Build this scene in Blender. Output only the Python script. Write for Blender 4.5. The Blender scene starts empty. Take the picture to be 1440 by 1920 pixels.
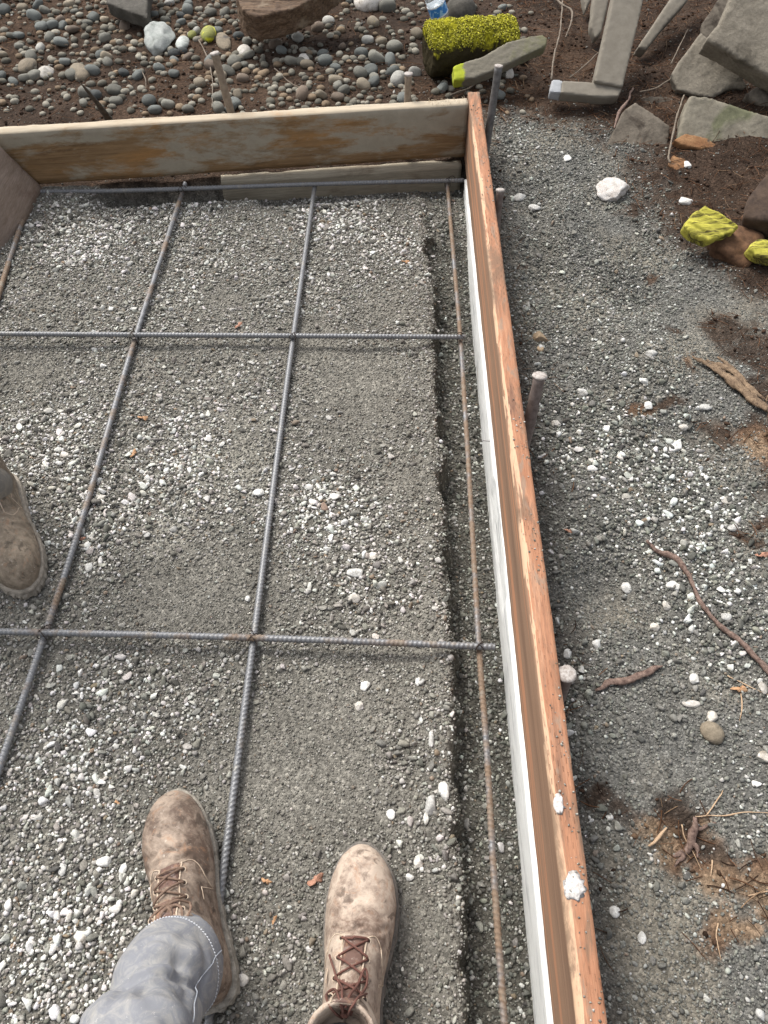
import bpy, bmesh, math, time
import numpy as np
from mathutils import Vector, Matrix
from mathutils.bvhtree import BVHTree
T0 = time.time()
rng = np.random.default_rng(11)
D = bpy.data
SC = bpy.context.scene
COL = SC.collection

# ------------------------------------------------------------------ camera model (photo 1440 x 1920)
F = 1442.0; PITCH = math.radians(53.7); CAMZ = 1.35
cp, sp = math.cos(PITCH), math.sin(PITCH)
CAM = np.array([0, 0, CAMZ])
def ray(px, py):
    u = (np.asarray(px, float)-720)/F; v = (960-np.asarray(py, float))/F
    return np.stack([u, v*sp+cp, v*cp-sp], -1)
def P(px, py, z=0.0):
    d = ray(px, py); t = (z-CAMZ)/d[..., 2]
    return CAM + d*t[..., None]
def depth_of(p):
    return p[1]*cp - (p[2]-CAMZ)*sp
def onplane(px, py, p0, n):
    d = ray(px, py); t = np.dot(np.asarray(p0)-CAM, n)/np.dot(d, n)
    return CAM + d*t
def project(v):
    v = np.asarray(v); r = v-CAM
    dep = r[:, 1]*cp - r[:, 2]*sp
    dep = np.where(dep < 1e-3, 1e-3, dep)
    up = r[:, 1]*sp + r[:, 2]*cp
    return 720+F*r[:, 0]/dep, 960-F*up/dep, dep

# ------------------------------------------------------------------ noise
def _h(ix, iy, iz, s):
    ix, iy, iz = np.atleast_1d(ix), np.atleast_1d(iy), np.atleast_1d(iz)
    n = (ix.astype(np.int64)*374761393 + iy.astype(np.int64)*668265263 + iz.astype(np.int64)*2147483647 + s*974711) & 0xffffffff
    n = ((n ^ (n >> 13))*1274126177) & 0xffffffff
    n = ((n ^ (n >> 16))*2246822519) & 0xffffffff
    return ((n ^ (n >> 15)) & 0xffffff)/float(0xffffff)
def vn3(x, y, z, s=0):
    x = np.asarray(x, float); y = np.asarray(y, float)+0*x; z = np.asarray(z, float)+0*x
    ix, iy, iz = np.floor(x), np.floor(y), np.floor(z)
    fx, fy, fz = x-ix, y-iy, z-iz
    fx = fx*fx*(3-2*fx); fy = fy*fy*(3-2*fy); fz = fz*fz*(3-2*fz)
    r = 0
    for a in (0, 1):
        for b in (0, 1):
            for c in (0, 1):
                w = (fx if a else 1-fx)*(fy if b else 1-fy)*(fz if c else 1-fz)
                r = r + w*_h(ix+a, iy+b, iz+c, s)
    return r*2-1
def fbm(x, y, z=0.0, o=4, s=0):
    r = 0; a = 1.0; t = 0
    for i in range(o):
        r = r + a*vn3(np.asarray(x)*2**i+i*7.3, np.asarray(y)*2**i-i*3.1, np.asarray(z)*2**i, s+i*17); t += a; a *= .5
    return r/t
def sst(a, b, x):
    t = np.clip((x-a)/(b-a), 0, 1); return t*t*(3-2*t)

# ------------------------------------------------------------------ layout of the form (world)
ZT = 0.229
ti0 = P(878, 176, ZT); ti1 = P(1085, 1920, ZT)              # inner top edge of the long board
def xb(y): return ti0[0]+(ti1[0]-ti0[0])*(ti0[1]-np.asarray(y))/(ti0[1]-ti1[1])
TL = P(0, 250, .212); TR = P(880, 195, ZT)                   # inner top edge of the back board
def yb(x): return TL[1]+(TR[1]-TL[1])*(np.asarray(x)-TL[0])/(TR[0]-TL[0])
bdir = (TR-TL)/np.linalg.norm(TR-TL); bn = np.array([bdir[1], -bdir[0], 0]); bn /= np.linalg.norm(bn)
LA = onplane(60, 325, TL, bn); LB = onplane(2, 256, TL, bn); LC = P(0, 450, .02)
def xl(y): return LA[0]+(LC[0]-LA[0])*(LA[1]-np.asarray(y))/(LA[1]-LC[1])
ed = P(np.array([792, 795, 800, 812, 815, 818, 825, 835, 822, 830, 845, 850, 855, 855, 860, 868, 870, 875, 882]),
       np.array([345, 390, 470, 560, 640, 760, 850, 960, 1020, 1100, 1200, 1300, 1400, 1500, 1600, 1700, 1800, 1920, 2100]), 0.0)
_o = np.argsort(ed[:, 1]); EY, EX = ed[_o, 1], ed[_o, 0]
def xe(y): return np.interp(y, EY, EX)
def blob(x, y, px, py, rp, asp=1.0):
    c = P(px, py, 0.0); r = rp*depth_of(c)/F
    return np.exp(-(((x-c[0])/r)**2+((y-c[1])/(r*asp))**2))
def inside(x, y):
    return (x < xb(y)+.02) & (y < yb(x)+.02) & (x > xl(y)-.02)
def G(x, y):
    x = np.asarray(x, float); y = np.asarray(y, float)
    ins = inside(x, y)
    zi = .007*fbm(x*3.1, y*3.1, 0, 3, 1)+.003*fbm(x*14, y*14, 0, 3, 2)
    w = .020*fbm(x*13, y*13, 0, 3, 5)+.011*vn3(x*42, y*42, 0, 9)
    t = sst(-.003, .012, x-xe(y)+w)*(1-.93*sst(1.75, 2.12, y+.06*fbm(x*8, y*8, 0, 2, 14)))
    lip = .006*np.exp(-((x-xe(y)+.02)/.018)**2)
    zi = zi+lip*(1-t) - t*(.078+.008*fbm(x*9, y*9, 0, 2, 4))
    tb = sst(.075, .02, yb(x)-y+.012*fbm(x*12, y*12, 0, 2, 8))*sst(-.90, -.82, x)*sst(-.36, -.43, x)
    zi = zi - .05*tb + .035*sst(.16, .0, yb(x)-y)*sst(-.84, -.93, x)
    zi = zi - .045*sst(.13, .03, yb(x)-y)*sst(-.42, -.36, x)*(1-t)
    zo = .012 + .075*sst(1.7, 2.7, y) + .05*sst(.45, 1.4, x)
    zo = zo + .10*sst(.9, 1.8, x)*sst(1.6, 2.6, y) + .06*sst(3, 5, y)
    zo = zo - .035*sst(.40, .28, x)*sst(2.5, 2.2, y)
    dip = .035*blob(x, y, 1015, 530, 40, 2.0)+.03*blob(x, y, 1120, 1100, 60)+.04*blob(x, y, 1190, 560, 60)
    dip = dip+.03*blob(x, y, 1300, 1590, 60)+.03*blob(x, y, 1310, 850, 60)
    up = .04*blob(x, y, 1060, 440, 40, 2)+.03*blob(x, y, 1150, 1000, 110)+.03*blob(x, y, 1220, 700, 90)
    zo = zo - dip + up + .016*fbm(x*2.6, y*2.6, 0, 3, 21)+.011*fbm(x*9, y*9, 0, 4, 22)+.010*np.abs(fbm(x*5+y*2, y*4, 0, 3, 25))*sst(.4, .8, x)
    return np.where(ins, zi, zo)
GRID = {}
def gz(x, y):
    if not GRID: return float(np.ravel(G(x, y))[0])
    gx_, gy_, Z_ = GRID['g']; i = min(max(np.searchsorted(gx_, x)-1, 0), len(gx_)-2); j = min(max(np.searchsorted(gy_, y)-1, 0), len(gy_)-2)
    u = (x-gx_[i])/(gx_[i+1]-gx_[i]); v = (y-gy_[j])/(gy_[j+1]-gy_[j])
    return float((Z_[j, i]*(1-u)+Z_[j, i+1]*u)*(1-v)+(Z_[j+1, i]*(1-u)+Z_[j+1, i+1]*u)*v)
def PG(px, py, off=0.0):
    z = 0.03
    for _ in range(10):
        p = P(px, py, z+off); z = gz(p[0], p[1])
    return P(px, py, z+off)

# gravel region outside (pixel outline), 1 inside the gravel
GO = P(np.array([905, 930, 990, 1110, 1170, 1240, 1330, 1440, 1650, 1900, 2300, 1900, 1100, 1000]),
       np.array([200, 250, 232, 255, 320, 440, 500, 600, 640, 900, 1500, 2500, 2600, 900]), 0.04)[:, :2]
def inpoly(x, y, poly):
    r = np.zeros(np.shape(x), bool); n = len(poly); j = n-1
    for i in range(n):
        xi, yi = poly[i]; xj, yj = poly[j]
        c = ((yi > y) != (yj > y)) & (x < (xj-xi)*(y-yi)/(yj-yi+1e-12)+xi)
        r ^= c; j = i
    return r
def gravelness(x, y):
    """1 = crushed gravel, 0 = bare soil"""
    wx = x+.09*fbm(x*5, y*5, 0, 3, 31)+.02*fbm(x*25, y*25, 0, 2, 33); wy = y+.10*fbm(x*5, y*5, 0, 3, 32)+.02*fbm(x*25, y*25, 0, 2, 34)
    o = 0
    for k, (dx, dy) in enumerate(((.0, .0), (.05, .0), (-.04, .03), (.02, -.05), (.0, .07), (-.09, -.02))):
        o = o+inpoly(wx+dx+.03*vn3(x*40, y*40, 0, 80+k), wy+dy+.03*vn3(x*40, y*40, 0, 90+k), GO)/6.0
    soil = 0
    for b in ((1350, 640, 60), (1400, 680, 70), (1330, 830, 60), (1430, 860, 50), (1240, 640, 22), (1190, 420, 25), (1250, 1590, 50),
              (1290, 1560, 60), (1330, 1630, 50), (1430, 1700, 70), (1280, 700, 20), (1200, 790, 30), (1010, 500, 16), (1190, 500, 18), (1390, 520, 40), (1420, 760, 50), (1400, 1010, 26), (1180, 1560, 26), (1360, 1760, 50), (1240, 780, 26), (1430, 690, 95), (1430, 860, 75), (1440, 980, 40), (1440, 560, 60)):
        soil = np.maximum(soil, blob(wx, wy, *b))
    soil = soil+.45*fbm(x*16, y*16, 0, 4, 35)*sst(.04, .3, soil)
    o = o*(1-.9*sst(.28, .85, soil))
    return np.where(inside(x, y), 1.0, o)
def finemask(x, y):
    m = .42+.28*fbm(x*3.4, y*3.4, 0, 3, 41)
    for b in ((690, 760, 110), (660, 690, 80), (640, 1330, 150), (570, 1440, 140), (400, 1120, 100), (560, 630, 60), (720, 580, 50), (420, 560, 50),
              (60, 700, 60), (770, 1720, 60), (760, 900, 50), (300, 1130, 60), (460, 850, 50), (790, 1200, 50), (1150, 1130, 60), (1130, 450, 60),
              (1240, 1450, 90), (1200, 1800, 120), (1330, 640, 80), (1380, 600, 60)):
        m = m+.55*blob(x, y, *b)
    for b in ((150, 450, 100), (350, 390, 70), (60, 830, 110), (350, 890, 90), (200, 960, 80), (240, 1300, 90), (130, 1450, 130), (150, 1750, 160),
              (600, 970, 80), (690, 1110, 60), (745, 1420, 60), (740, 470, 50), (1090, 830, 100), (1290, 1000, 130), (1350, 1200, 100), (1060, 1300, 60), (620, 400, 80)):
        m = m-.5*blob(x, y, *b)
    return np.clip(m, 0, 1)
def whitemask(x, y):
    m = .5+.5*fbm(x*4, y*4, 0, 3, 51)
    ins = inside(x, y)
    tr = ins & (x > xe(y))
    w = np.where(ins, .16, .06)
    w = w*(.4+1.3*m)
    for b in ((150, 430, 150), (120, 800, 170), (400, 820, 140), (130, 1420, 100), (170, 1760, 160), (600, 420, 140), (600, 950, 120)):
        w = w+np.where(ins, .16, 0)*blob(x, y, *b)
    for b in ((1090, 850, 110), (1290, 900, 120), (1300, 1100, 130), (1060, 1300, 60), (1000, 330, 60)):
        w = w+np.where(ins, 0, .10)*blob(x, y, *b)
    return np.where(tr, .035, w)

# ------------------------------------------------------------------ object helpers
def tag(o, label=None, cat=None, group=None, kind=None):
    if label: o['label'] = label
    if cat: o['category'] = cat
    if group: o['group'] = group
    if kind: o['kind'] = kind
    return o
def npmesh(name, v, f, smooth=False, col=None):
    v = np.ascontiguousarray(v, dtype=np.float32); f = np.ascontiguousarray(f, dtype=np.int32)
    me = D.meshes.new(name); k = f.shape[1]
    me.vertices.add(len(v)); me.vertices.foreach_set('co', v.ravel())
    me.loops.add(f.size); me.loops.foreach_set('vertex_index', f.ravel())
    me.polygons.add(len(f)); me.polygons.foreach_set('loop_start', np.arange(0, f.size, k, dtype=np.int32))
    me.polygons.foreach_set('loop_total', np.full(len(f), k, dtype=np.int32))
    me.update(calc_edges=True)
    if smooth: me.polygons.foreach_set('use_smooth', np.ones(len(f), bool))
    if col is not None:
        a = me.attributes.new('col', 'FLOAT_COLOR', 'POINT')
        c = np.ones((len(v), 4), np.float32); c[:, :3] = col; a.data.foreach_set('color', c.ravel())
    return me
def link(name, me, m=None, parent=None, origin=(0, 0, 0)):
    o = D.objects.new(name, me); COL.objects.link(o)
    if m: me.materials.append(m) if len(me.materials) == 0 else None
    o.location = origin
    if parent: o.parent = parent
    return o
def empty(name, loc=(0, 0, 0)):
    o = D.objects.new(name, None); COL.objects.link(o); o.location = loc; o.empty_display_size = .05; return o
def from_lists(name, v, f, smooth=True):
    me = D.meshes.new(name); me.from_pydata([tuple(map(float, p)) for p in v], [], [tuple(int(i) for i in q) for q in f]); me.update()
    if smooth:
        for p in me.polygons: p.use_smooth = True
    return me
def join(parts):
    V = []; Fc = []; o = 0
    for v, f in parts:
        V += [tuple(p) for p in v]; Fc += [tuple(i+o for i in q) for q in f]; o += len(v)
    return V, Fc
def loft(rings, cap=True):
    """rings: list of (N,3)"""
    n = len(rings[0]); V = np.concatenate(rings); Fc = []
    for i in range(len(rings)-1):
        for j in range(n):
            Fc.append((i*n+j, i*n+(j+1) % n, (i+1)*n+(j+1) % n, (i+1)*n+j))
    if cap:
        Fc.append(tuple(range(n))[::-1]); Fc.append(tuple((len(rings)-1)*n+j for j in range(n)))
    return V, Fc
def spline(pts, n):
    pts = np.asarray(pts, float); k = len(pts)
    if k == 2: return pts[0]+(pts[1]-pts[0])*np.linspace(0, 1, n)[:, None]
    ext = np.vstack([2*pts[0]-pts[1], pts, 2*pts[-1]-pts[-2]])
    t = np.linspace(0, k-1-1e-9, n); i = t.astype(int); f = (t-i)[:, None]
    p0, p1, p2, p3 = ext[i], ext[i+1], ext[i+2], ext[i+3]
    return .5*((2*p1)+(-p0+p2)*f+(2*p0-5*p1+4*p2-p3)*f**2+(-p0+3*p1-3*p2+p3)*f**3)
def tube(pts, rad, seg=8, rfun=None, flat=1.0):
    pts = np.asarray(pts, float); n = len(pts)
    tg = np.gradient(pts, axis=0); tg /= np.linalg.norm(tg, axis=1)[:, None]+1e-12
    up = np.array([0, 0, 1.0]) if abs(tg[0][2]) < .9 else np.array([1.0, 0, 0])
    rings = []; a = np.linspace(0, 2*np.pi, seg, endpoint=False)
    rad = np.broadcast_to(rad, (n,)); s = np.concatenate([[0], np.cumsum(np.linalg.norm(np.diff(pts, axis=0), axis=1))])
    u = up - np.dot(up, tg[0])*tg[0]; u /= np.linalg.norm(u)
    for i in range(n):
        u = u-np.dot(u, tg[i])*tg[i]; u /= np.linalg.norm(u); w = np.cross(tg[i], u)
        r = rad[i]*(rfun(s[i], a) if rfun else np.ones(seg))
        rings.append(pts[i]+(u*(np.cos(a)*r*flat)[:, None]+w*(np.sin(a)*r)[:, None]))
    return loft(rings)
def remesh(v, f, voxel, sm=4):
    me = from_lists('tmp', v, f); o = D.objects.new('tmp', me); COL.objects.link(o)
    m = o.modifiers.new('r', 'REMESH'); m.mode = 'VOXEL'; m.voxel_size = voxel; m.use_smooth_shade = True
    if sm: s = o.modifiers.new('s', 'SMOOTH'); s.factor = .5; s.iterations = sm
    dg = bpy.context.evaluated_depsgraph_get(); me2 = D.meshes.new_from_object(o.evaluated_get(dg), depsgraph=dg)
    D.objects.remove(o); D.meshes.remove(me)
    for p in me2.polygons: p.use_smooth = True
    return me2
def getv(me):
    a = np.empty(len(me.vertices)*3, np.float32); me.vertices.foreach_get('co', a); return a.reshape(-1, 3).astype(float)
def getn(me):
    a = np.empty(len(me.vertices)*3, np.float32); me.vertices.foreach_get('normal', a); return a.reshape(-1, 3).astype(float)
def setv(me, v):
    me.vertices.foreach_set('co', np.ascontiguousarray(v, np.float32).ravel()); me.update()
def displace(me, amp, fr, o=4, s=0):
    v = getv(me); n = getn(me)
    setv(me, v+n*(amp*fbm(v[:, 0]*fr, v[:, 1]*fr, v[:, 2]*fr, o, s))[:, None])
def shift(me, org):
    setv(me, getv(me)-np.asarray(org))

# ------------------------------------------------------------------ materials
class NT:
    def __init__(s, name):
        s.m = D.materials.new(name); s.m.use_nodes = True; s.t = s.m.node_tree; s.N = s.t.nodes
        s.b = s.N['Principled BSDF']; s.L = s.t.links
    def n(s, ty, **k):
        x = s.N.new(ty)
        for a, v in k.items():
            if a.startswith('i_'):
                key = a[2:]; key = int(key) if key.isdigit() else key
                s.put(x.inputs[key], v)
            else: setattr(x, a, v)
        return x
    def put(s, sock, v):
        if isinstance(v, bpy.types.NodeSocket): s.L.new(v, sock)
        else:
            if sock.type == 'RGBA' and len(v) == 3: v = (*v, 1)
            sock.default_value = v
    def coord(s, kind='Object', scale=(1, 1, 1), loc=(0, 0, 0)):
        tc = s.n('ShaderNodeTexCoord'); mp = s.n('ShaderNodeMapping'); s.L.new(tc.outputs[kind], mp.inputs[0])
        mp.inputs['Scale'].default_value = scale; mp.inputs['Location'].default_value = loc; return mp.outputs[0]
    def noise(s, vec, scale, detail=6, rough=.6, dist=0):
        return s.n('ShaderNodeTexNoise', i_Vector=vec, i_Scale=scale, i_Detail=detail, i_Roughness=rough, i_Distortion=dist).outputs['Fac']
    def voro(s, vec, scale, out='Distance', feature='F1'):
        return s.n('ShaderNodeTexVoronoi', feature=feature, i_Vector=vec, i_Scale=scale).outputs[out]
    def ramp(s, fac, stops, interp='LINEAR'):
        r = s.n('ShaderNodeValToRGB', i_0=fac); e = r.color_ramp; e.interpolation = interp
        while len(e.elements) < len(stops): e.elements.new(.5)
        for el, (p, c) in zip(e.elements, stops):
            el.position = p; el.color = (*c, 1) if isinstance(c, tuple) else (c, c, c, 1)
        return r.outputs[0]
    def mix(s, fac, a, b, mode='MIX'):
        x = s.n('ShaderNodeMix', data_type='RGBA', blend_type=mode)
        s.put(x.inputs['Factor'], fac); s.put(x.inputs['A'], a); s.put(x.inputs['B'], b); return x.outputs['Result']
    def math(s, op, a, b=0.0):
        x = s.n('ShaderNodeMath', operation=op); s.put(x.inputs[0], a); s.put(x.inputs[1], b); return x.outputs[0]
    def attr(s, name): return s.n('ShaderNodeAttribute', attribute_name=name).outputs['Color']
    def sep(s, vec): return s.n('ShaderNodeSeparateXYZ', i_0=vec).outputs
    def bump(s, h, strength=.5, dist=.002, prev=None):
        b = s.n('ShaderNodeBump', i_Height=h, i_Strength=strength, i_Distance=dist)
        if prev: s.L.new(prev, b.inputs['Normal'])
        return b.outputs[0]
    def done(s, col, rough=.85, normal=None, metal=0, spec=.3):
        s.put(s.b.inputs['Base Color'], col); s.put(s.b.inputs['Roughness'], rough); s.b.inputs['Metallic'].default_value = metal
        s.b.inputs['Specular IOR Level'].default_value = spec
        if normal: s.L.new(normal, s.b.inputs['Normal'])
        return s.m

def m_ground():
    s = NT('ground_dirt'); v = s.coord()
    c = s.attr('col')
    n1 = s.noise(v, 60, 8, .7); n2 = s.noise(v, 420, 4, .7); n3 = s.noise(v, 9, 4)
    cell = s.voro(v, 230, 'Color'); cellv = s.sep(cell)[0]
    k = s.ramp(cellv, [(0, .55), (.5, .95), (.85, 1.3), (1, 2.0)])
    c = s.mix(.75, c, s.mix(1.0, c, k, 'MULTIPLY'))
    c = s.mix(1.0, c, s.ramp(n1, [(.3, .62), (.7, 1.35)]), 'MULTIPLY')
    c = s.mix(1.0, c, s.ramp(n3, [(.3, .85), (.7, 1.15)]), 'MULTIPLY')
    d = s.voro(v, 230, 'Distance'); d2 = s.voro(v, 480)
    nb = s.bump(s.math('SUBTRACT', 1.0, d), .9, .0022)
    nb = s.bump(s.math('SUBTRACT', 1.0, d2), .7, .001, nb)
    nb = s.bump(n2, .5, .0012, nb)
    nb = s.bump(n1, .6, .006, nb)
    return s.done(c, .95, nb, spec=.1)
def m_stone(name='gravel_stone', bumpy=.4):
    s = NT(name); v = s.coord(); c = s.attr('col')
    n = s.noise(v, 350, 5, .7); n2 = s.noise(v, 90, 3, .6)
    c = s.mix(1.0, c, s.ramp(n, [(.3, .7), (.7, 1.25)]), 'MULTIPLY')
    c = s.mix(1.0, c, s.ramp(n2, [(.3, .8), (.7, 1.15)]), 'MULTIPLY')
    return s.done(c, .88, s.bump(n, bumpy, .001), spec=.08)
def m_rock(name, a, b, c2=None, sc=40, rough=.85, bd=.004):
    s = NT(name); v = s.coord(); inf = s.n('ShaderNodeObjectInfo').outputs['Random']
    off = s.n('ShaderNodeVectorMath', operation='ADD', i_0=v, i_1=s.n('ShaderNodeCombineXYZ', i_0=s.math('MULTIPLY', inf, 13.0), i_1=s.math('MULTIPLY', inf, 31.0), i_2=inf).outputs[0]).outputs[0]
    n = s.noise(off, sc, 8, .65, .4); n2 = s.noise(off, sc*7, 5, .7)
    col = s.mix(s.ramp(n, [(.35, 0.0), (.65, 1.0)]), a, b)
    if c2: col = s.mix(s.ramp(s.noise(off, sc*.6, 4, .6, 1.2), [(.55, 0.0), (.68, 1.0)]), col, c2)
    col = s.mix(1.0, col, s.ramp(n2, [(.3, .72), (.7, 1.2)]), 'MULTIPLY')
    col = s.mix(1.0, col, s.ramp(inf, [(0, .72), (1, 1.28)]), 'MULTIPLY')
    nb = s.bump(n2, .5, bd*.4); nb = s.bump(n, .6, bd, nb)
    return s.done(col, rough, nb, spec=.25)
def m_rebar(name, rust):
    s = NT(name); v = s.coord()
    n = s.noise(v, 7, 5, .6); n2 = s.noise(v, 160, 5, .7); n3 = s.noise(v, 35, 4, .6)
    steel = s.mix(n2, (.075, .074, .076), (.26, .265, .275))
    r1 = s.mix(n2, (.12, .075, .045), (.27, .175, .10))
    f = s.math('ADD', s.math('MULTIPLY', n, .65), s.math('MULTIPLY', n3, .35))
    fr = s.ramp(f, [(rust, 0.0), (rust+.10, .8)])
    c = s.mix(fr, steel, r1)
    c = s.mix(s.ramp(n3, [(.55, 0.0), (.7, .6)]), c, (.25, .235, .20))
    rg = s.mix(fr, (.48,)*3, (.9,)*3)
    return s.done(c, rg, s.bump(n2, .35, .0006), metal=.25, spec=.5)
def m_wood(name, base, grainc, patches, L=(1.5, 30, 30), rough=.8, marks=False, extra=None, gs=1.0):
    """object coords: x along the board, y thickness, z height"""
    s = NT(name); v = s.coord(scale=L); vo = s.coord()
    g = s.noise(v, 3.0*gs, 8, .65, .6); g2 = s.noise(s.coord(scale=(L[0]*2, L[1]*3, L[2]*3)), 6, 5, .7)
    col = s.mix(s.ramp(g, [(.3, 0.0), (.7, 1.0)]), base, grainc)
    for (sc, lo, hi, c, amt, seed) in patches:
        n = s.noise(s.coord(scale=(sc[0], sc[1], sc[2]), loc=(seed, seed*.3, 0)), 1.0, 6, .65, .5)
        col = s.mix(s.ramp(n, [(lo, 0.0), (hi, amt)]), col, c)
    col = s.mix(1.0, col, s.ramp(g2, [(.3, .72), (.7, 1.18)]), 'MULTIPLY')
    if extra: col = extra(s, col, vo)
    h = s.math('ADD', s.math('MULTIPLY', g2, .6), s.math('MULTIPLY', g, .4))
    nb = s.bump(h, .5, .0012); nb = s.bump(s.noise(vo, 500, 3), .25, .0005, nb)
    if marks:
        mk, hm = marks(s); col = s.mix(mk, col, (.05, .022, .012)); nb = s.bump(hm, .8, .0015, nb)
    return s.done(col, rough, nb, spec=.2)
def ex_back(s, col, vo):
    z = s.sep(vo)[2]; y = s.sep(vo)[1]
    nz = s.noise(s.coord(scale=(2.6, 1, 10)), 1.0, 7, .7, .2)
    xx_ = s.sep(vo)[0]
    nb_ = s.noise(s.coord(scale=(5.5, 1, 16)), 1.0, 8, .75, .35)
    f = s.math('ADD', s.math('MULTIPLY', z, 3.2), s.math('MULTIPLY', s.math('SUBTRACT', nz, .5), 2.4))
    f = s.math('ADD', f, s.math('MULTIPLY', s.math('SUBTRACT', nb_, .5), 1.8)); f = s.math('ADD', f, s.math('MULTIPLY', s.math('SUBTRACT', xx_, 1.0), .16))
    grey = s.mix(s.noise(vo, 25, 6, .7), (.19, .168, .125), (.37, .335, .268))
    col = s.mix(s.ramp(f, [(.10, 0.0), (.44, .92)]), col, grey)
    kn = s.voro(s.coord(scale=(2.6, 1, 9)), 1.0)
    col = s.mix(s.ramp(kn, [(.05, .75), (.13, 0.0)]), col, (.055, .03, .018))
    top = s.math('GREATER_THAN', z, .1585)
    tn = s.noise(s.coord(scale=(6, 60, 60)), 1.0, 5, .7)
    col = s.mix(s.math('MULTIPLY', top, s.ramp(tn, [(.35, .35), (.6, 1.0)])), col, (.42, .35, .26))
    return col
def ex_right(s, col, vo):
    # brown dirt splashed along the inner face, raw orange streaks
    y = s.sep(vo)[1]; z = s.sep(vo)[2]
    face = s.math('LESS_THAN', y, .0015)
    st = s.noise(s.coord(scale=(.55, 1, 42)), 1.0, 5, .6, .2)
    b = s.mix(s.noise(s.coord(scale=(4, 1, 40)), 3.0, 8, .75), (.17, .105, .07), (.31, .195, .125)); b = s.mix(s.ramp(s.noise(vo, 300, 4, .8), [(.5, 0.0), (.7, .4)]), b, (.30, .22, .16))
    b = s.mix(s.ramp(st, [(.53, 0.0), (.57, .85)]), b, (.42, .20, .11))
    b = s.mix(s.ramp(st, [(.38, .6), (.46, 0.0)]), b, (.13, .08, .055))
    col = s.mix(s.math('MULTIPLY', face, .93), col, b)
    # worn pale inner corner on the top
    wn = s.noise(s.coord(scale=(2.2, 60, 1)), 1.0, 4, .6)
    edge = s.math('LESS_THAN', s.math('ABSOLUTE', s.math('SUBTRACT', y, .004)), s.math('MULTIPLY', s.ramp(wn, [(.42, 0.0), (.62, 1.0)]), .009))
    istop = s.math('GREATER_THAN', z, .17)
    col = s.mix(s.math('MULTIPLY', s.math('MULTIPLY', edge, istop), .75), col, (.56, .38, .25))
    # grey mud crumbs along the top
    mud = s.noise(s.coord(scale=(4, 18, 1)), 1.0, 8, .75, .6)
    col = s.mix(s.math('MULTIPLY', istop, s.ramp(mud, [(.50, 0.0), (.60, .75)])), col, (.15, .10, .068))
    return col
def mk_marks(s):
    tc = s.n('ShaderNodeTexCoord'); br = s.n('ShaderNodeTexBrick', i_Vector=s.n('ShaderNodeMapping', i_Vector=tc.outputs['Object'], i_Scale=(1, 1, 1)).outputs[0])
    br.offset = .5; br.inputs['Scale'].default_value = 1.0; br.inputs['Mortar Size'].default_value = .0
    # short slits: cells 22 mm long x 6 mm wide, a thin slit in each one
    x, y, z = s.sep(tc.outputs['Object'])
    row = s.math('FLOOR', s.math('DIVIDE', y, .0062))
    xs = s.math('ADD', x, s.math('MULTIPLY', row, .0083))
    fx = s.math('FRACT', s.math('DIVIDE', xs, .021)); fy = s.math('FRACT', s.math('DIVIDE', y, .0062))
    a = s.math('LESS_THAN', fx, .42); b = s.math('LESS_THAN', s.math('ABSOLUTE', s.math('SUBTRACT', fy, .5)), .11)
    wear = s.ramp(s.noise(tc.outputs['Object'], 9, 6, .75), [(.48, 0.0), (.60, 1.0)])
    top = s.math('GREATER_THAN', z, .17)
    m = s.math('MULTIPLY', s.math('MULTIPLY', a, b), s.math('MULTIPLY', wear, top))
    return s.math('MULTIPLY', m, .5), s.math('SUBTRACT', 1.0, m)
def m_leather(name, brown, dust, amt):
    s = NT(name); v = s.coord()
    n = s.noise(v, 14, 8, .68, .8); n2 = s.noise(v, 70, 8, .75, .4); n3 = s.noise(v, 600, 4, .7); n4 = s.noise(v, 30, 6, .7, 2.0)
    b = s.mix(n2, tuple(x*.65 for x in brown), tuple(x*1.35 for x in brown))
    d = s.mix(n4, tuple(x*.8 for x in dust), tuple(min(1, x*1.25) for x in dust))
    f = s.math('ADD', s.math('MULTIPLY', n, .6), s.math('MULTIPLY', n2, .4))
    c = s.mix(s.ramp(f, [(amt, 0.0), (amt+.16, .92)]), b, d)
    c = s.mix(s.ramp(n4, [(.56, 0.0), (.68, .6)]), c, (.30, .165, .095))
    c = s.mix(s.ramp(s.noise(v, 45, 5, .6, .5), [(.34, .7), (.43, 0.0)]), c, tuple(x*.45 for x in brown))
    c = s.mix(s.ramp(s.noise(v, 130, 6, .8), [(.60, 0.0), (.70, .6)]), c, (.55, .49, .42))
    nb = s.bump(n3, .25, .0006); nb = s.bump(n2, .45, .002, nb); nb = s.bump(s.voro(v, 260), .2, .0005, nb)
    return s.done(c, .72, nb, spec=.3)
def m_cloth(name, a, b, dirt):
    s = NT(name); v = s.coord()
    n = s.noise(v, 9, 6, .6); w = s.noise(v, 900, 2); n2 = s.noise(v, 40, 6, .75, 1)
    c = s.mix(n, a, b); c = s.mix(s.ramp(n2, [(.45, 0.0), (.68, .7)]), c, dirt)
    c = s.mix(s.ramp(s.noise(s.coord(scale=(1, 1, .3)), 120, 5, .8), [(.62, 0.0), (.7, .4)]), c, tuple(min(1, x*1.8) for x in dirt))
    nb = s.bump(w, .3, .0006); nb = s.bump(n2, .3, .004, nb)
    return s.done(c, .92, nb, spec=.15)
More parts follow.
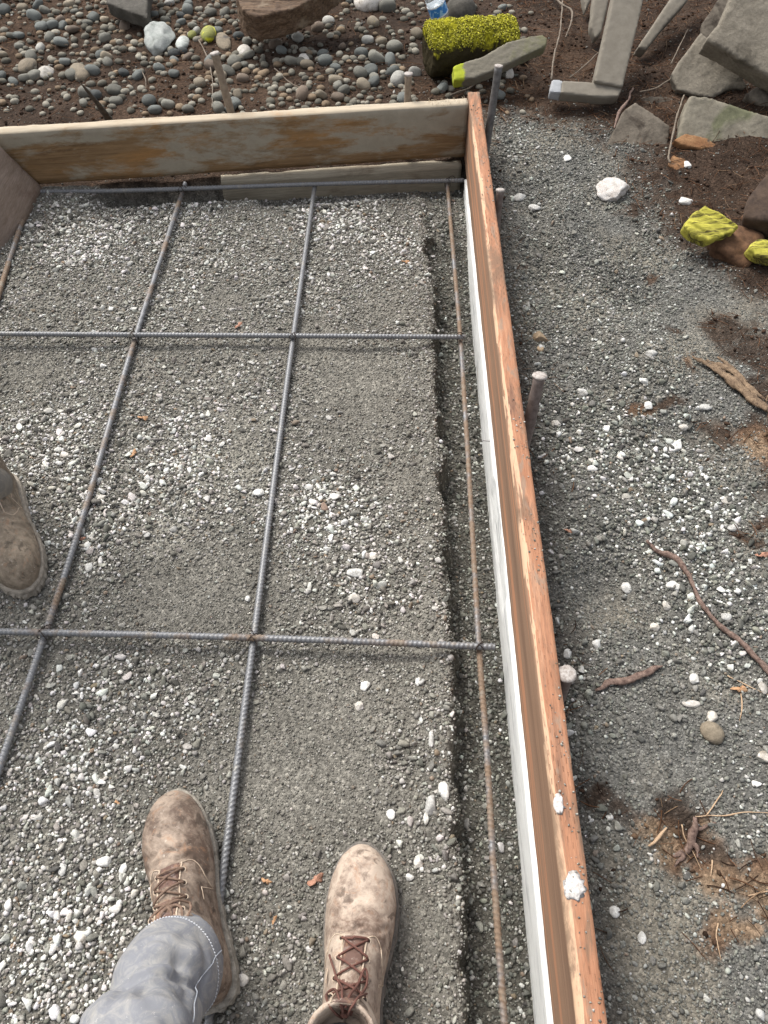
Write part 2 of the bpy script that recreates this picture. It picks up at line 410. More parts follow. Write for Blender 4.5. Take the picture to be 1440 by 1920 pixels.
def m_moss(name, lo, hi, bright, dark, h=0.0, span=.05, noise_amt=.06, green=(.42, .46, .02)):
    s = NT(name); v = s.coord(); z = s.sep(v)[2]
    n = s.noise(v, 22, 7, .7, .5); n2 = s.noise(v, 160, 5, .8)
    f = s.math('ADD', s.math('DIVIDE', s.math('SUBTRACT', z, h), span), s.math('MULTIPLY', s.math('SUBTRACT', n, .5), noise_amt/span*4))
    bark = s.mix(n2, dark, tuple(x*2.4 for x in dark))
    moss = s.mix(n2, tuple(x*.35 for x in green), green)
    moss = s.mix(s.ramp(n, [(.5, 0.0), (.7, .8)]), moss, bright)
    c = s.mix(s.ramp(f, [(lo, 0.0), (hi, 1.0)]), bark, moss)
    nb = s.bump(n2, .9, .004); nb = s.bump(n, .6, .01, nb)
    return s.done(c, .95, nb, spec=.05)
def m_plain(name, a, b, sc=60, rough=.8, bd=.001, metal=0, spec=.3):
    s = NT(name); v = s.coord(); n = s.noise(v, sc, 6, .7)
    return s.done(s.mix(s.ramp(n, [(.3, 0.0), (.7, 1.0)]), a, b), rough, s.bump(n, .5, bd), metal=metal, spec=spec)

MG = m_ground(); MS = m_stone()
print('materials', time.time()-T0)

# ------------------------------------------------------------------ ground sheet
def axis(lo, hi, step, far):
    a = np.arange(lo, hi, step); g = step*1.25; x = lo; L = []
    while x > -far: x -= g; g *= 1.25; L.append(x)
    g = step*1.25; x = a[-1]; R = []
    while x < far: x += g; g *= 1.25; R.append(x)
    return np.concatenate([L[::-1], a, R])
gx = axis(-1.7, 1.9, .0075, 60); gy = axis(-.15, 3.9, .0075, 60)
X, Y = np.meshgrid(gx, gy); Z = G(X, Y); GRID['g'] = (gx, gy, Z)
# never let the two ground levels show a torn wall under the boards: hidden below the timber
gr = gravelness(X, Y); ins = inside(X, Y)
nz = fbm(X*7, Y*7, 0, 4, 61)
def lerp(a, b, t): return a+(np.asarray(b)-a)*t[..., None]
dust = np.array([.140, .132, .114]); outg = np.array([.128, .125, .114]); soil = np.array([.042, .028, .020]); ochre = np.array([.22, .155, .10])
C = np.broadcast_to(soil, X.shape+(3,)).copy()
C = C*(1+.5*nz)[..., None]
redd = sst(.0, .5, fbm(X*3, Y*3, 0, 3, 66)); C = lerp(C, np.array([.085, .05, .03]), redd*.3)
oc = 0
for b in ((1240, 1590, 45), (1210, 1560, 30), (1430, 1700, 70), (1330, 1550, 25), (1200, 800, 30), (1270, 860, 25), (1420, 850, 40), (1300, 690, 25), (1330, 1660, 35), (1380, 1760, 60)):
    oc = np.maximum(oc, blob(X+.03*nz, Y, *b))
C = lerp(C, np.array([.11, .062, .036]), sst(.1, .4, oc)*(X > .2)); C = lerp(C, ochre, sst(.30, .95, oc+.5*fbm(X*18, Y*18, 0, 4, 36))*.8*(X > .2))
GC = lerp(np.broadcast_to(outg, X.shape+(3,)), np.array([.175, .16, .132]), sst(-.2, .6, nz+.6*finemask(X, Y)-.2))
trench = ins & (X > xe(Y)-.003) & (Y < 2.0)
IC = lerp(np.broadcast_to(dust, X.shape+(3,)), np.array([.170, .160, .138]), sst(-.3, .5, nz+.8*finemask(X, Y)-.3))
lit_ = 0  # bright patches of light on the centre-left gravel, painted into the ground colour
for b in ((430, 900, 90), (360, 850, 70), (330, 980, 50), (150, 780, 50)): lit_ = np.maximum(lit_, blob(X, Y, *b))
IC = lerp(IC, np.array([.24, .228, .195]), np.clip(.8*lit_*(.8+.6*nz), 0, 1))
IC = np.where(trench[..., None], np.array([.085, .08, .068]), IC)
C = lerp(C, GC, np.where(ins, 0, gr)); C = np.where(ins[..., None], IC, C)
ny, nx = X.shape; idx = np.arange(nx*ny).reshape(ny, nx)
faces = np.stack([idx[:-1, :-1], idx[:-1, 1:], idx[1:, 1:], idx[1:, :-1]], -1).reshape(-1, 4)
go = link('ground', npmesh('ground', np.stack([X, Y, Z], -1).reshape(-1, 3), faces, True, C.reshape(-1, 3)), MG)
tag(go, 'bare brown soil and grey crushed gravel ground', None, kind='structure')
print('ground', len(faces), time.time()-T0)

# ------------------------------------------------------------------ stones
def ico(sub):
    bm = bmesh.new(); bmesh.ops.create_icosphere(bm, subdivisions=sub, radius=1.0)
    v = np.array([x.co[:] for x in bm.verts]); f = np.array([[y.index for y in x.verts] for x in bm.faces]); bm.free(); return v, f
I1, I2, I3, I4 = ico(1), ico(2), ico(3), ico(4)
def angular(base, ncut, r):
    v = base.copy()
    for _ in range(ncut):
        n = r.normal(size=3); n /= np.linalg.norm(n); d = r.uniform(.32, .72)
        k = np.maximum(0, v@n-d); v = v-k[:, None]*n
    v = v*r.uniform(.85, 1.15, 3); return v/np.abs(v).max()
PAL = np.array([[.076, .073, .065], [.125, .12, .105], [.185, .177, .155], [.27, .258, .228], [.41, .395, .36], [.60, .585, .55], [.22, .17, .125], [.50, .48, .44]])
def rand_rot(n):
    q = rng.normal(size=(n, 4)); q /= np.linalg.norm(q, axis=1)[:, None]; w, x, y, z = q.T
    return np.stack([np.stack([1-2*(y*y+z*z), 2*(x*y-z*w), 2*(x*z+y*w)], -1), np.stack([2*(x*y+z*w), 1-2*(x*x+z*z), 2*(y*z-x*w)], -1),
                     np.stack([2*(x*z-y*w), 2*(y*z+x*w), 1-2*(x*x+y*y)], -1)], 1)
def stones(xy, size, colr, base, ncut, nvar, flat=.62, sink=.25):
    n = len(xy); var = [angular(base[0], ncut, rng) for _ in range(nvar)]
    VV = np.stack(var); pick = rng.integers(0, nvar, n)
    v = VV[pick]*np.stack([np.ones(n), rng.uniform(.62, .95, n), rng.uniform(.45, .8, n)], -1)[:, None, :]
    # a mostly flat lie: small tilt after a random spin
    a = rng.uniform(0, 2*np.pi, n); ca, sa = np.cos(a), np.sin(a); o = np.zeros(n); i = np.ones(n)
    Rz = np.stack([np.stack([ca, -sa, o], -1), np.stack([sa, ca, o], -1), np.stack([o, o, i], -1)], 1)
    t = rng.normal(0, .33, n); b = rng.uniform(0, 2*np.pi, n); ax = np.stack([np.cos(b), np.sin(b), o], -1)
    K = np.zeros((n, 3, 3)); K[:, 0, 2] = ax[:, 1]; K[:, 1, 2] = -ax[:, 0]; K[:, 2, 0] = -ax[:, 1]; K[:, 2, 1] = ax[:, 0]
    R = np.eye(3)+np.sin(t)[:, None, None]*K+(1-np.cos(t))[:, None, None]*(K@K)
    v = np.einsum('nij,nkj->nki', R@Rz, v)*size[:, None, None]
    z = G(xy[:, 0], xy[:, 1])
    v = v+np.stack([xy[:, 0], xy[:, 1], z+size*sink], -1)[:, None, :]
    k = base[0].shape[0]; f = base[1][None]+(np.arange(n)*k)[:, None, None]
    return v.reshape(-1, 3), f.reshape(-1, 3), np.repeat(colr, k, 0)
def vis(xy, m=.18):
    a, b, d = project(np.column_stack([xy, np.full(len(xy), .03)]))
    return (a > -1440*m) & (a < 1440*(1+m)) & (b > -1920*m*.3) & (b < 1920*(1+m))
def cols(xy, white, warm=0.0):
    n = len(xy); ins = inside(xy[:, 0], xy[:, 1]); u = rng.random(n)
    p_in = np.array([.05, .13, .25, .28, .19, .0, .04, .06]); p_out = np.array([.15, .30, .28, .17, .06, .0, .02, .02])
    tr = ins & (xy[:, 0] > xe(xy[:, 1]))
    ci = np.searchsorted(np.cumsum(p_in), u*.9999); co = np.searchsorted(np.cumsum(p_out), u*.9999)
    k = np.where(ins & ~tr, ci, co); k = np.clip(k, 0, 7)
    k = np.where(rng.random(n) < white, 5, k)
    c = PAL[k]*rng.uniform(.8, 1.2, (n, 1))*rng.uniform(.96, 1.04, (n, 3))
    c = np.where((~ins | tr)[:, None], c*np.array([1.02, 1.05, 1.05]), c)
    fm = np.clip(finemask(xy[:, 0], xy[:, 1])*1.1-.1, 0, .8)[:, None]*np.where(rng.random((n, 1)) < .12, .3, 1)
    dc = np.where(ins[:, None], np.array([.158, .149, .129]), np.array([.168, .166, .152]))
    c = c+(dc*rng.uniform(.85, 1.15, (n, 1))-c)*fm*np.where(tr, .2, .75)[:, None]
    return np.clip(c, 0, .8)
def scatter(n, lo, hi, keep, base, ncut, nvar, wf, xr=(-1.7, 1.9), yr=(-.1, 3.6), sink=.25, pw=1.5):
    xy = np.column_stack([rng.uniform(*xr, n), rng.uniform(*yr, n)])
    xy = xy[vis(xy)]
    xy = xy[rng.random(len(xy)) < keep(xy[:, 0], xy[:, 1])]
    x, y = xy.T
    # keep stones out of the boards
    bad = (np.abs(x-xb(y)-.019) < .021) & (y < 2.42)
    bad |= (np.abs(y-yb(x)-.019) < .021) & (x < xb(y)) & (x > xl(y)) & ~((x > -.9) & (x < -.42))
    xy = xy[~bad]; x, y = xy.T
    s = (lo+(hi-lo)*rng.random(len(xy))**pw)*(1.17-.4*finemask(x, y))
    w = np.clip(whitemask(x, y)*wf*(1.30-1.1*finemask(x, y)), 0, .45)
    c = cols(xy, w)
    return stones(xy, s/2, c, base, ncut, nvar, sink=sink), inside(x, y)
def merge(name, sets, insel, label, cat):
    V = []; Fs = []; Cs = []; o = 0
    for (v, f, c), i in sets:
        k = len(v)//len(i); m = i if insel else ~i
        vm = np.repeat(m, k); new = np.cumsum(vm)-1
        ff = f.reshape(len(i), -1, 3)[m].reshape(-1, 3)
        V.append(v[vm]); Cs.append(c[vm]); Fs.append(new[ff]+o); o += vm.sum()
    ob = link(name, npmesh(name, np.concatenate(V), np.concatenate(Fs), False, np.concatenate(Cs)), MS)
    return tag(ob, label, cat, kind='stuff')
A = scatter(52000, .009, .0235, lambda x, y: gravelness(x, y)*(1-finemask(x, y))**1.1*1.0*np.where(inside(x, y), 1, .8)+.006, I2, 9, 20, 1.1, sink=.30, pw=2.4)
B = scatter(215000, .0055, .0118, lambda x, y: np.clip(gravelness(x, y)*(1.15-.85*finemask(x, y)), 0, 1)+.012, I1, 5, 20, .80, sink=.35)
Cc = scatter(440000, .0026, .006, lambda x, y: (gravelness(x, y)*np.where(y < 2.6, 1, .3)*.95+.03)*(y < 2.9), I1, 2, 12, .25, sink=.45)
merge('gravel', [A, B, Cc], True, 'compacted grey crushed gravel with pale chips filling the wooden form', 'gravel')
merge('gravel', [A, B, Cc], False, 'dark grey loose crushed gravel spread outside the long orange board', 'gravel')
print('gravel', len(A[1]), len(B[1]), len(Cc[1]), time.time()-T0)

# ------------------------------------------------------------------ boards of the form
def plank(name, p0, p1, H, TH, m, up=None, seed=0, rough=.0012, r=.003, step=.012, warp=.0, side=1, chips=()):
    """p0->p1: bottom inner line. local x along, y outwards (away from the camera/inside), z up"""
    p0 = np.asarray(p0, float); p1 = np.asarray(p1, float)
    ex = p1-p0; L = np.linalg.norm(ex); ex /= L
    upv = np.array([0, 0, 1.0]) if up is None else np.asarray(up, float)
    upv = upv-np.dot(upv, ex)*ex; upv /= np.linalg.norm(upv)
    ey = np.cross(upv, ex)*side
    # cross-section outline
    q = []
    def lin(a, b, n):
        for i in range(n): q.append((a[0]+(b[0]-a[0])*i/n, a[1]+(b[1]-a[1])*i/n))
    lin((r, 0), (TH-r, 0), 4); lin((TH, r), (TH, H-r), 6); lin((TH-r, H), (r, H), 5); lin((0, H-r), (0, r), 12)
    q = np.array(q); n = max(2, int(L/step)); xs = np.linspace(0, L, n)
    rings = []
    for x in xs:
        yy = q[:, 0].copy(); zz = q[:, 1].copy()
        s1 = fbm(x*6+0*yy, q[:, 0]*60+seed*5, q[:, 1]*60, 4, seed)
        s2 = fbm(x*35+0*yy, q[:, 0]*120+seed*5, q[:, 1]*120, 3, seed+5)
        cx = np.sign(yy-TH/2); cz = np.sign(zz-H/2)
        yy = yy+cx*rough*(s1*.7+s2*.6); zz = zz+cz*rough*(s2*1.1+s1)
        zz = zz+warp*math.sin(x*1.3+seed)
        for (c0, c1, dep, h0) in chips:      # broken away inner edge
            k = sst(c0, c0+.02, x)*sst(c1, c1-.02, x)
            sel = (q[:, 0] < TH*.3)&(q[:, 1] > h0)
            yy = np.where(sel, yy+k*dep*(.7+.5*s2), yy)
        xx = x+0*yy
        if x == 0 or x >= L-1e-9: xx = xx+.0015*s2*(1 if x else -1)
        rings.append(np.stack([xx, yy, zz], -1))
    v, f = loft(rings)
    if side > 0: f = [tuple(reversed(a)) for a in f]
    me = from_lists(name, v, f, False)
    for p in me.polygons: p.use_smooth = len(p.vertices) == 4
    o = link(name, me, m); M = Matrix.Identity(4)
    for i in range(3): M[i][0], M[i][1], M[i][2], M[i][3] = ex[i], ey[i], upv[i], p0[i]
    o.matrix_world = M
    return o
WB = m_wood('weathered_form_wood', (.13, .08, .04), (.26, .165, .085), [((2.5, 1, 14), .5, .66, (.30, .16, .06), .8, 2.0), ((5, 1, 18), .58, .68, (.07, .04, .02), .6, 9.0)], L=(2, 40, 40), extra=ex_back, gs=1)
WBL = m_wood('grey_board_wood', (.24, .205, .15), (.38, .335, .255), [((6, 1, 14), .55, .7, (.13, .09, .055), .7, 4.0)], L=(3, 60, 60))
WR = m_wood('treated_orange_wood', (.29, .130, .072), (.40, .205, .120), [((3, 30, 10), .56, .66, (.46, .29, .19), .5, 3.0), ((5, 40, 10), .54, .66, (.15, .085, .06), .8, 8.0), ((14, 50, 10), .55, .63, (.24, .18, .135), .7, 12.0)], L=(3, 60, 60), extra=ex_right, marks=mk_marks)
WW = m_wood('whitewashed_wood', (.66, .66, .63), (.76, .76, .74), [((7, 1, 50), .52, .66, (.34, .34, .34), .7, 1.0), ((2.0, 1, 12), .62, .70, (.42, .27, .12), .7, 6.0)], L=(3, 40, 60))
WL = m_wood('muddy_board_wood', (.19, .14, .105), (.28, .22, .18), [((7, 5, 5), .5, .66, (.10, .045, .03), .7, 2.0)], L=(4, 20, 20))

bt0 = TL+(TL-TR)*.10; bt1 = TR.copy()
HB = .162
upb = np.array([0, 0, 1.0])
tb0 = np.array([bt0[0], bt0[1], bt0[2]-HB]); tb1 = np.array([xb(TR[1])-.001, yb(xb(TR[1])-.001), TR[2]-HB])
o = plank('form_board', tb0, tb1, HB, .038, WB, seed=3, rough=.0016, side=1)
tag(o, 'stained weathered brown upper form board running across the back edge', 'board', 'timber boards of the concrete form')
# wood fibres on its sawn top end
fib = []
for i in range(60):
    a = rng.uniform(.0, .12)*(-1); c = tb1+(tb1-tb0)/np.linalg.norm(tb1-tb0)*a+np.array([0, rng.uniform(.002, .036), HB])
    d = np.array([rng.uniform(-1, .3), rng.uniform(-1, 1), rng.uniform(.2, 1)]); d *= rng.uniform(.003, .010)/np.linalg.norm(d)
    fib.append(tube(np.array([c-[0, 0, .002], c+d*.6, c+d]), np.array([.0006, .0005, .0002]), 3))
v, f = join(fib); fo = link('wood_fibres', from_lists('fibres', v, f), m_plain('raw_fibre', (.55, .45, .3), (.7, .6, .45)), None)
fo.parent = o; fo.matrix_parent_inverse = o.matrix_world.inverted()

lb0 = onplane(413, 330, TL-bn*(-.003), bn); lb1 = onplane(871, 320, TL, bn)
lo0 = np.array([lb0[0], yb(lb0[0])-.003, -.095]); lo1 = np.array([xb(2.3)-.006, yb(xb(2.3))-.003, -.085])
o = plank('form_board', lo0, lo1, .128, .036, WBL, seed=8, rough=.0012)
lm = (lo1[2]+.128)
tag(o, 'short pale grey lower form board under the stained back board beside the corner', 'board', 'timber boards of the concrete form')

rd = (ti1-ti0); rd[2] = 0; rd /= np.linalg.norm(rd)
r1 = ti0-rd*.012; r1[2] = ZT-.184; r0 = ti0+rd*2.95; r0[2] = ZT-.184
o = plank('form_board', r0, r1, .184, .038, WR, seed=14, rough=.0009, side=-1, step=.014)
tag(o, 'long orange brown treated upper board with slit marks along the right side', 'board', 'timber boards of the concrete form')
RB = o
w1 = np.array([xb(2.24)-.003, 2.24, -.10]); w0 = np.array([xb(-.55)-.003, -.55, -.10])
o = plank('form_board', w0, w1, .142, .036, WW, seed=22, rough=.0016, side=-1, chips=((1.30, 1.62, .007, .06), (.2, .32, .004, .1)))
tag(o, 'long whitewashed lower board below the orange board facing the trench', 'board', 'timber boards of the concrete form')
WBO = o
nl = onplane(918, 828, (xb(1.0)-.003, 0, 0), np.array([1.0, 0, 0]))
v, f = join([tube(spline([nl+[.01, 0, 0], nl+[-.006, 0, .002], nl+[-.016, .0, .004]], 8), .0013, 6), tube(spline([nl+[-.016, 0, .004], nl+[-.017, 0, .0045]], 3), .003, 8)])
MST = m_plain('dull_steel', (.22, .22, .22), (.42, .41, .40), 200, .5, .0005, .6, .5)
no = link('nail', from_lists('nail', v, f), MST); no.parent = WBO; no.matrix_parent_inverse = WBO.matrix_world.inverted()

# left board, leaning outwards
lu = (LB-LA); lu /= np.linalg.norm(lu)
la = (LC-LA); la /= np.linalg.norm(la)
s0 = LA-lu*.05+la*1.9; s1 = LA-lu*.05+la*.004
o = plank('form_board', s0, s1, .235, .038, WL, up=lu, seed=31, rough=.002, side=1)
tag(o, 'muddy grey brown board leaning outward at the left end of the form', 'board', 'timber boards of the concrete form')

# white splashes of concrete on the long board
MSP = m_plain('dried_concrete', (.30, .26, .23), (.74, .72, .70), 260, .7, .003)
for (px, py, w, h) in ((1048, 1507, 9, 16), (1077, 1664, 19, 20)):
    c = P(px, py, ZT); dp = depth_of(c)/F
    vv, ff = I3; r = np.random.default_rng(px)
    k = 1+.8*fbm(vv[:, 0]*3, vv[:, 1]*3, vv[:, 2]*3+px, 4, px)
    v = vv*k[:, None]*np.array([w*dp, h*dp/.9, .0022])+c+np.array([0, 0, .0004])
    v[:, 2] += .0012*fbm(v[:, 0]*600, v[:, 1]*600, 0, 3, 5)
    so = link('concrete_splash', npmesh('splash', v, ff, True), MSP); so.parent = RB; so.matrix_parent_inverse = RB.matrix_world.inverted()
# crumbs on top of the long board
n = 190; yy = rng.choice([.08, .2, .31, .44, .75, 1.0, 1.9, 2.25], n)+rng.normal(0, .045, n); xx = xb(yy)+.038*rng.beta(2.0, 1.4, n)*.95+.001
cv, cf, cc = stones(np.column_stack([xx, yy]), rng.uniform(.0007, .0028, n), PAL[rng.choice([1, 2, 3, 3, 4, 6], n)], I1, 3, 6)
zz = np.repeat(G(xx, yy), 12); cv[:, 2] += ZT-zz+.0003
tag(link('gravel_crumbs', npmesh('crumbs', cv, cf, False, cc), MS), 'tiny gravel crumbs lying on top of the orange board', 'gravel crumbs', kind='stuff')

# ------------------------------------------------------------------ rebar
RBM = {k: m_rebar('rebar_steel_%s' % k, v) for k, v in (('clean', .60), ('mixed', .50), ('rusty', .42))}
REBARS = {}
def rebar(key, pts, mk, label, sg=1, rad=.0063, skew=1.0):
    pts = np.asarray(pts, float); L = np.sum(np.linalg.norm(np.diff(pts, axis=0), axis=1)); n = int(L/.0022)
    c = spline(pts, n); org = c[n//2].copy()
    def rf(s, a):
        ph = s/.0088+sg*skew*a/(2*np.pi); tri = np.abs((ph % 1)-.5)*2
        rib = sst(.55, .85, tri); lon = np.maximum(np.exp(-((np.sin(a))/.22)**2)*.0, 0)
        return .96+.24*rib+.14*np.exp(-(np.sin(a-.6)/.16)**2)
    v, f = tube(c-org, rad, 14, rf)
    o = link('rebar', from_lists('rebar', v, f), RBM[mk], origin=org)
    REBARS[key] = c
    return tag(o, label, 'rebar', 'reinforcing bars laid as a grid')
def line(pp, z): return [P(a, b, zz) for (a, b), zz in zip(pp, z if hasattr(z, '__len__') else [z]*len(pp))]
rebar('R1', line([(40, 360), (250, 357), (600, 345), (870, 338)], [.034, .031, .030, .028]), 'clean', 'dark cross bar nearest the back board, ends showing short of both corners')
rebar('R2', line([(-420, 622), (0, 626), (430, 629), (873, 632)], [.036, .036, .031, .029]), 'clean', 'middle cross bar of the grid, dark with a shadow just below it', skew=0)
rebar('R3', line([(-380, 1178), (0, 1184), (480, 1196), (928, 1213)], .0275), 'mixed', 'cross bar nearest the two boots, grey with yellow rust spots')
rebar('L0', line([(73, 350), (48, 400), (30, 450), (0, 545), (-45, 700), (-110, 900)], [.016, .014, .013, .012, .012, .012]), 'rusty', 'leftmost rusty lengthwise bar beside the leaning muddy board')
rebar('L1', line([(352, 330), (252, 640), (158, 960), (86, 1184), (4, 1425), (-72, 1650)], [.017, .015, .014, .013, .013, .013]), 'mixed', 'lengthwise bar with orange rust running between the standing boot and the grid middle')
rebar('L2', line([(590, 350), (550, 632), (517, 880), (476, 1196), (440, 1470), (412, 1690), (388, 1960), (380, 2080)], [.016, .016, .014, .014, .013, .012, .012, .012]), 'clean', 'lengthwise grey bar passing beside the heel of the turned boot', sg=-1, skew=3.0)
rebar('L3', line([(838, 338), (850, 480), (863, 634), (880, 900), (898, 1212), (912, 1400), (926, 1640), (946, 1925), (955, 2080)], .0135), 'rusty', 'thin rusty lengthwise bar hanging over the trench beside the white board', rad=.0054)
# tie wires at crossings
MW = m_plain('black_tie_wire', (.02, .018, .018), (.07, .05, .04), 200, .6, .0003, .4)
def crossing(a, b):
    A_, B_ = REBARS[a], REBARS[b]
    d = np.linalg.norm(A_[:, None, :2]-B_[None, :, :2], axis=2); i, j = np.unravel_index(d.argmin(), d.shape)
    return A_[i], B_[j]
w0 = None
for k, (a, b) in enumerate((('R1', 'L3'), ('R2', 'L1'), ('R2', 'L3'), ('R2', 'L2'), ('R3', 'L1'), ('R3', 'L2'), ('R3', 'L3'), ('R1', 'L1'))):
    pa, pb = crossing(a, b); c = (pa+pb)/2
    parts = []
    for sgn in (1, -1):
        t = np.linspace(0, 2*np.pi, 25)
        h = (pa[2]-pb[2])/2+.0078
        loop = np.stack([c[0]+np.cos(t)*.0088, c[1]+sgn*np.cos(t)*.0088+.0015*sgn, c[2]+np.sin(t)*h], -1)
        parts.append(tube(loop, .0008, 5))
    e = c+np.array([.004, .003, (pa[2]-pb[2])/2+.008])
    tt = np.linspace(0, 1, 16)
    tail = np.stack([e[0]+.018*tt*math.cos(k*1.7)+.001*np.cos(tt*25), e[1]+.018*tt*math.sin(k*1.7)+.001*np.sin(tt*25), e[2]+.006*np.sin(tt*3)], -1)
    parts.append(tube(tail, .0011, 5))
    v, f = join(parts); v = np.array(v)-c
    tag(link('tie_wire', from_lists('tie', v, f), MW, origin=c), 'thin black wire twisted round a crossing of two bars', 'tie wire', 'tie wires at the bar crossings')
print('bars', time.time()-T0)

# ------------------------------------------------------------------ stakes
MSK = m_plain('grey_stake_steel', (.075, .07, .068), (.17, .165, .16), 90, .6, .001, .3)
MSR = m_plain('rusty_stake_steel', (.10, .075, .065), (.22, .18, .16), 90, .7, .001, .2)
MHD = m_plain('battered_stake_head', (.17, .135, .115), (.46, .43, .40), 160, .6, .002)
MTW = m_plain('old_stick_wood', (.16, .12, .085), (.30, .24, .18), 60, .9, .002)
def stake(base, top, r, m, hr, label, hm=MHD, cat='stake'):
    base = np.array(base, float); top = np.array(top, float)
    e = empty('form_stake', base); c = spline([base, top], 30)-base
    w = r*(1+.04*np.sin(np.linspace(0, 20, 30)))
    me = from_lists('shaft', *tube(c, w, 14)); displace(me, r*.12, 90, 3, 4)
    link('shaft', me, m, e)
    d = (top-base)/np.linalg.norm(top-base)
    pts = [top-base-d*.004, top-base-d*.001, top-base+d*.002, top-base+d*.0032]
    me = from_lists('head', *tube(pts, np.array([hr*.9, hr*1.04, hr, hr*.7]), 22)); displace(me, hr*.14, 120, 3, 9)
    link('head', me, hm, e)
    return tag(e, label, cat, 'stakes holding the form boards')
stake((.296, 2.24, -.1), (.324, 2.30, .345), .0112, MSK, .0118, 'tall grey metal stake standing outside the back right corner')
stake((.300, 1.80, -.1), (.3045, 1.868, .228), .0098, MSR, .0112, 'short rusty stake behind the orange board, next one after the tall corner stake')
stake((.2905, 1.05, -.1), (.314, 1.14, .262), .0125, MSR, .0150, 'leaning rusty stake with a broad battered head halfway along the orange board')
stake((.292, .50, -.1), (.2885, .512, .222), .0118, MSR, .0150, 'stake with a round pale head flush with the orange board, nearest to the boots')
stake((-.425, 2.315, -.05), (-.483, 2.352, .357), .0115, MTW, .0135, 'pale wooden stake leaning behind the back board, left of its middle')
stake((.066, 2.362, -.05), (.072, 2.372, .292), .0105, MTW, .0125, 'thin stake with a round head behind the back board near the corner')
# dark splinter stake behind the back board
a = P(148, 152, .30); b = P(212, 235, .13)
me = from_lists('sp', *tube(spline([a, (a+b)/2+[.004, 0, 0], b], 20)-a, np.linspace(.004, .019, 20), 8, None, .5)); displace(me, .003, 60)
tag(link('wood_splinter', me, m_plain('dark_wet_wood', (.03, .024, .02), (.09, .075, .06), 80, .7), origin=a), 'dark flat splinter of wood poking up behind the back board at the left', 'splinter')

# ------------------------------------------------------------------ boots and people
def boot_parts():
    """local: heel at y=0, toe at y=.315, x right, z up"""
    ys = np.array([-.006, .0, .012, .035, .07, .105, .14, .17, .20, .23, .255, .275, .292, .304, .311])
    hw = np.array([.012, .024, .034, .0395, .041, .0405, .0425, .0475, .0515, .0515, .0480, .0420, .0330, .0215, .009])
    tz = np.array([.085, .10, .125, .17, .185, .164, .140, .117, .101, .092, .087, .081, .071, .058, .046])
    cx = np.array([.0, .0, .0, .0, .001, .001, .001, .002, .003, .003, .002, .001, -.001, -.003, -.004])
    R = []; n = 36
    a = np.linspace(0, 2*np.pi, n, endpoint=False)
    for y, w, t, c in zip(ys, hw, tz, cx):
        ca, sa = np.cos(a), np.sin(a)
        zc = .022+(t-.022)*.30
        x = np.sign(ca)*np.abs(ca)**.80*w
        z = np.where(sa > 0, zc+(t-zc)*np.abs(sa)**.92, zc-(zc-.018)*np.abs(sa)**.5)
        # the upper narrows towards the top
        nar = np.clip((z-.055)/.10, 0, 1); x = x*(1-.26*nar)
        R.append(np.stack([x+c, y+0*x, z], -1))
    foot = loft(R)
    S = []
    for z, cy, rx, ry in ((.05, .058, .038, .056), (.09, .058, .040, .058), (.13, .056, .041, .058), (.17, .050, .043, .055), (.21, .045, .045, .053), (.24, .042, .047, .053)):
        S.append(np.stack([np.cos(a)*rx, cy+np.sin(a)*ry, z+.010*np.sin(a)*(z > .22)+0*a], -1))
    shaft = loft(S)
    v, f = join([foot, shaft])
    me = remesh(v, f, .0032, 7)
    # open the collar: push the top inwards to a hollow
    v = getv(me); r = np.hypot(v[:, 0]/.040, (v[:, 1]-.042)/.046)
    hol = sst(1.0, .86, r)*sst(.222, .232, v[:, 2]); v[:, 2] -= .05*hol
    # creases across the ball of the foot
    y = v[:, 1]; top = sst(.05, .085, v[:, 2])
    for cy_, am, k in ((.186, .0042, 1), (.172, .0034, -1), (.203, .0024, 1), (.179, .002, -2.2)):
        v[:, 2] -= am*top*np.exp(-((y-cy_-.12*k*v[:, 0]-.004*np.sin(v[:, 0]*160))/.0040)**2)
    setv(me, v); displace(me, .0020, 26, 4, 3); displace(me, .0026, 11, 2, 6); displace(me, .0007, 120, 3, 8)
    return me
def outline(off, z0):
    ys = np.array([-.010, -.006, .004, .03, .07, .105, .14, .17, .20, .23, .255, .275, .292, .304, .312, .316])
    hw = np.array([.008, .022, .034, .0405, .041, .040, .0425, .048, .0525, .0525, .0490, .0430, .034, .0235, .0135, .006])
    cx = np.interp(ys, [0, .1, .2, .26, .32], [0, .001, .003, .002, -.004])
    R_ = [(c+w+off*1.0, y) for y, w, c in zip(ys, hw, cx)]; L_ = [(c-w-off, y) for y, w, c in zip(ys, hw, cx)]
    p = np.array(R_+L_[::-1]); p = np.vstack([p, p[:1]])
    p[:, 1] += off*np.sign(p[:, 1]-.15)*sst(.12, .16, np.abs(p[:, 1]-.15))
    q = spline(p, 181)[:-1]
    return np.column_stack([q, np.full(len(q), z0)])
def sole_mesh():
    R = []
    for off, z in ((-.004, .0), (.002, .001), (.0045, .004), (.0045, .012), (.0015, .018), (.0025, .020), (.0035, .024), (.0025, .0275), (-.002, .0285)):
        o = outline(off, z)
        if .001 <= z < .013:          # lugs
            k = (np.arange(len(o)) % 6) < 3; sh = np.where(k, .0, -.0028); c = np.array([0, .15, 0])
            d = o-np.array([0, .15, 0]); d[:, 2] = 0; d /= np.linalg.norm(d, axis=1)[:, None]; o = o+d*sh[:, None]
        if z < .004:                   # arch gap before the heel
            pass
        R.append(o)
    v, f = loft(R)
    v = np.array(v); arch = np.exp(-((v[:, 1]-.105)/.014)**2); v[:, 2] += np.where(v[:, 2] < .004, .010*arch, 0)
    return v, f
MUD = m_plain('muddy_rubber', (.11, .095, .075), (.38, .35, .30), 70, .85, .003)
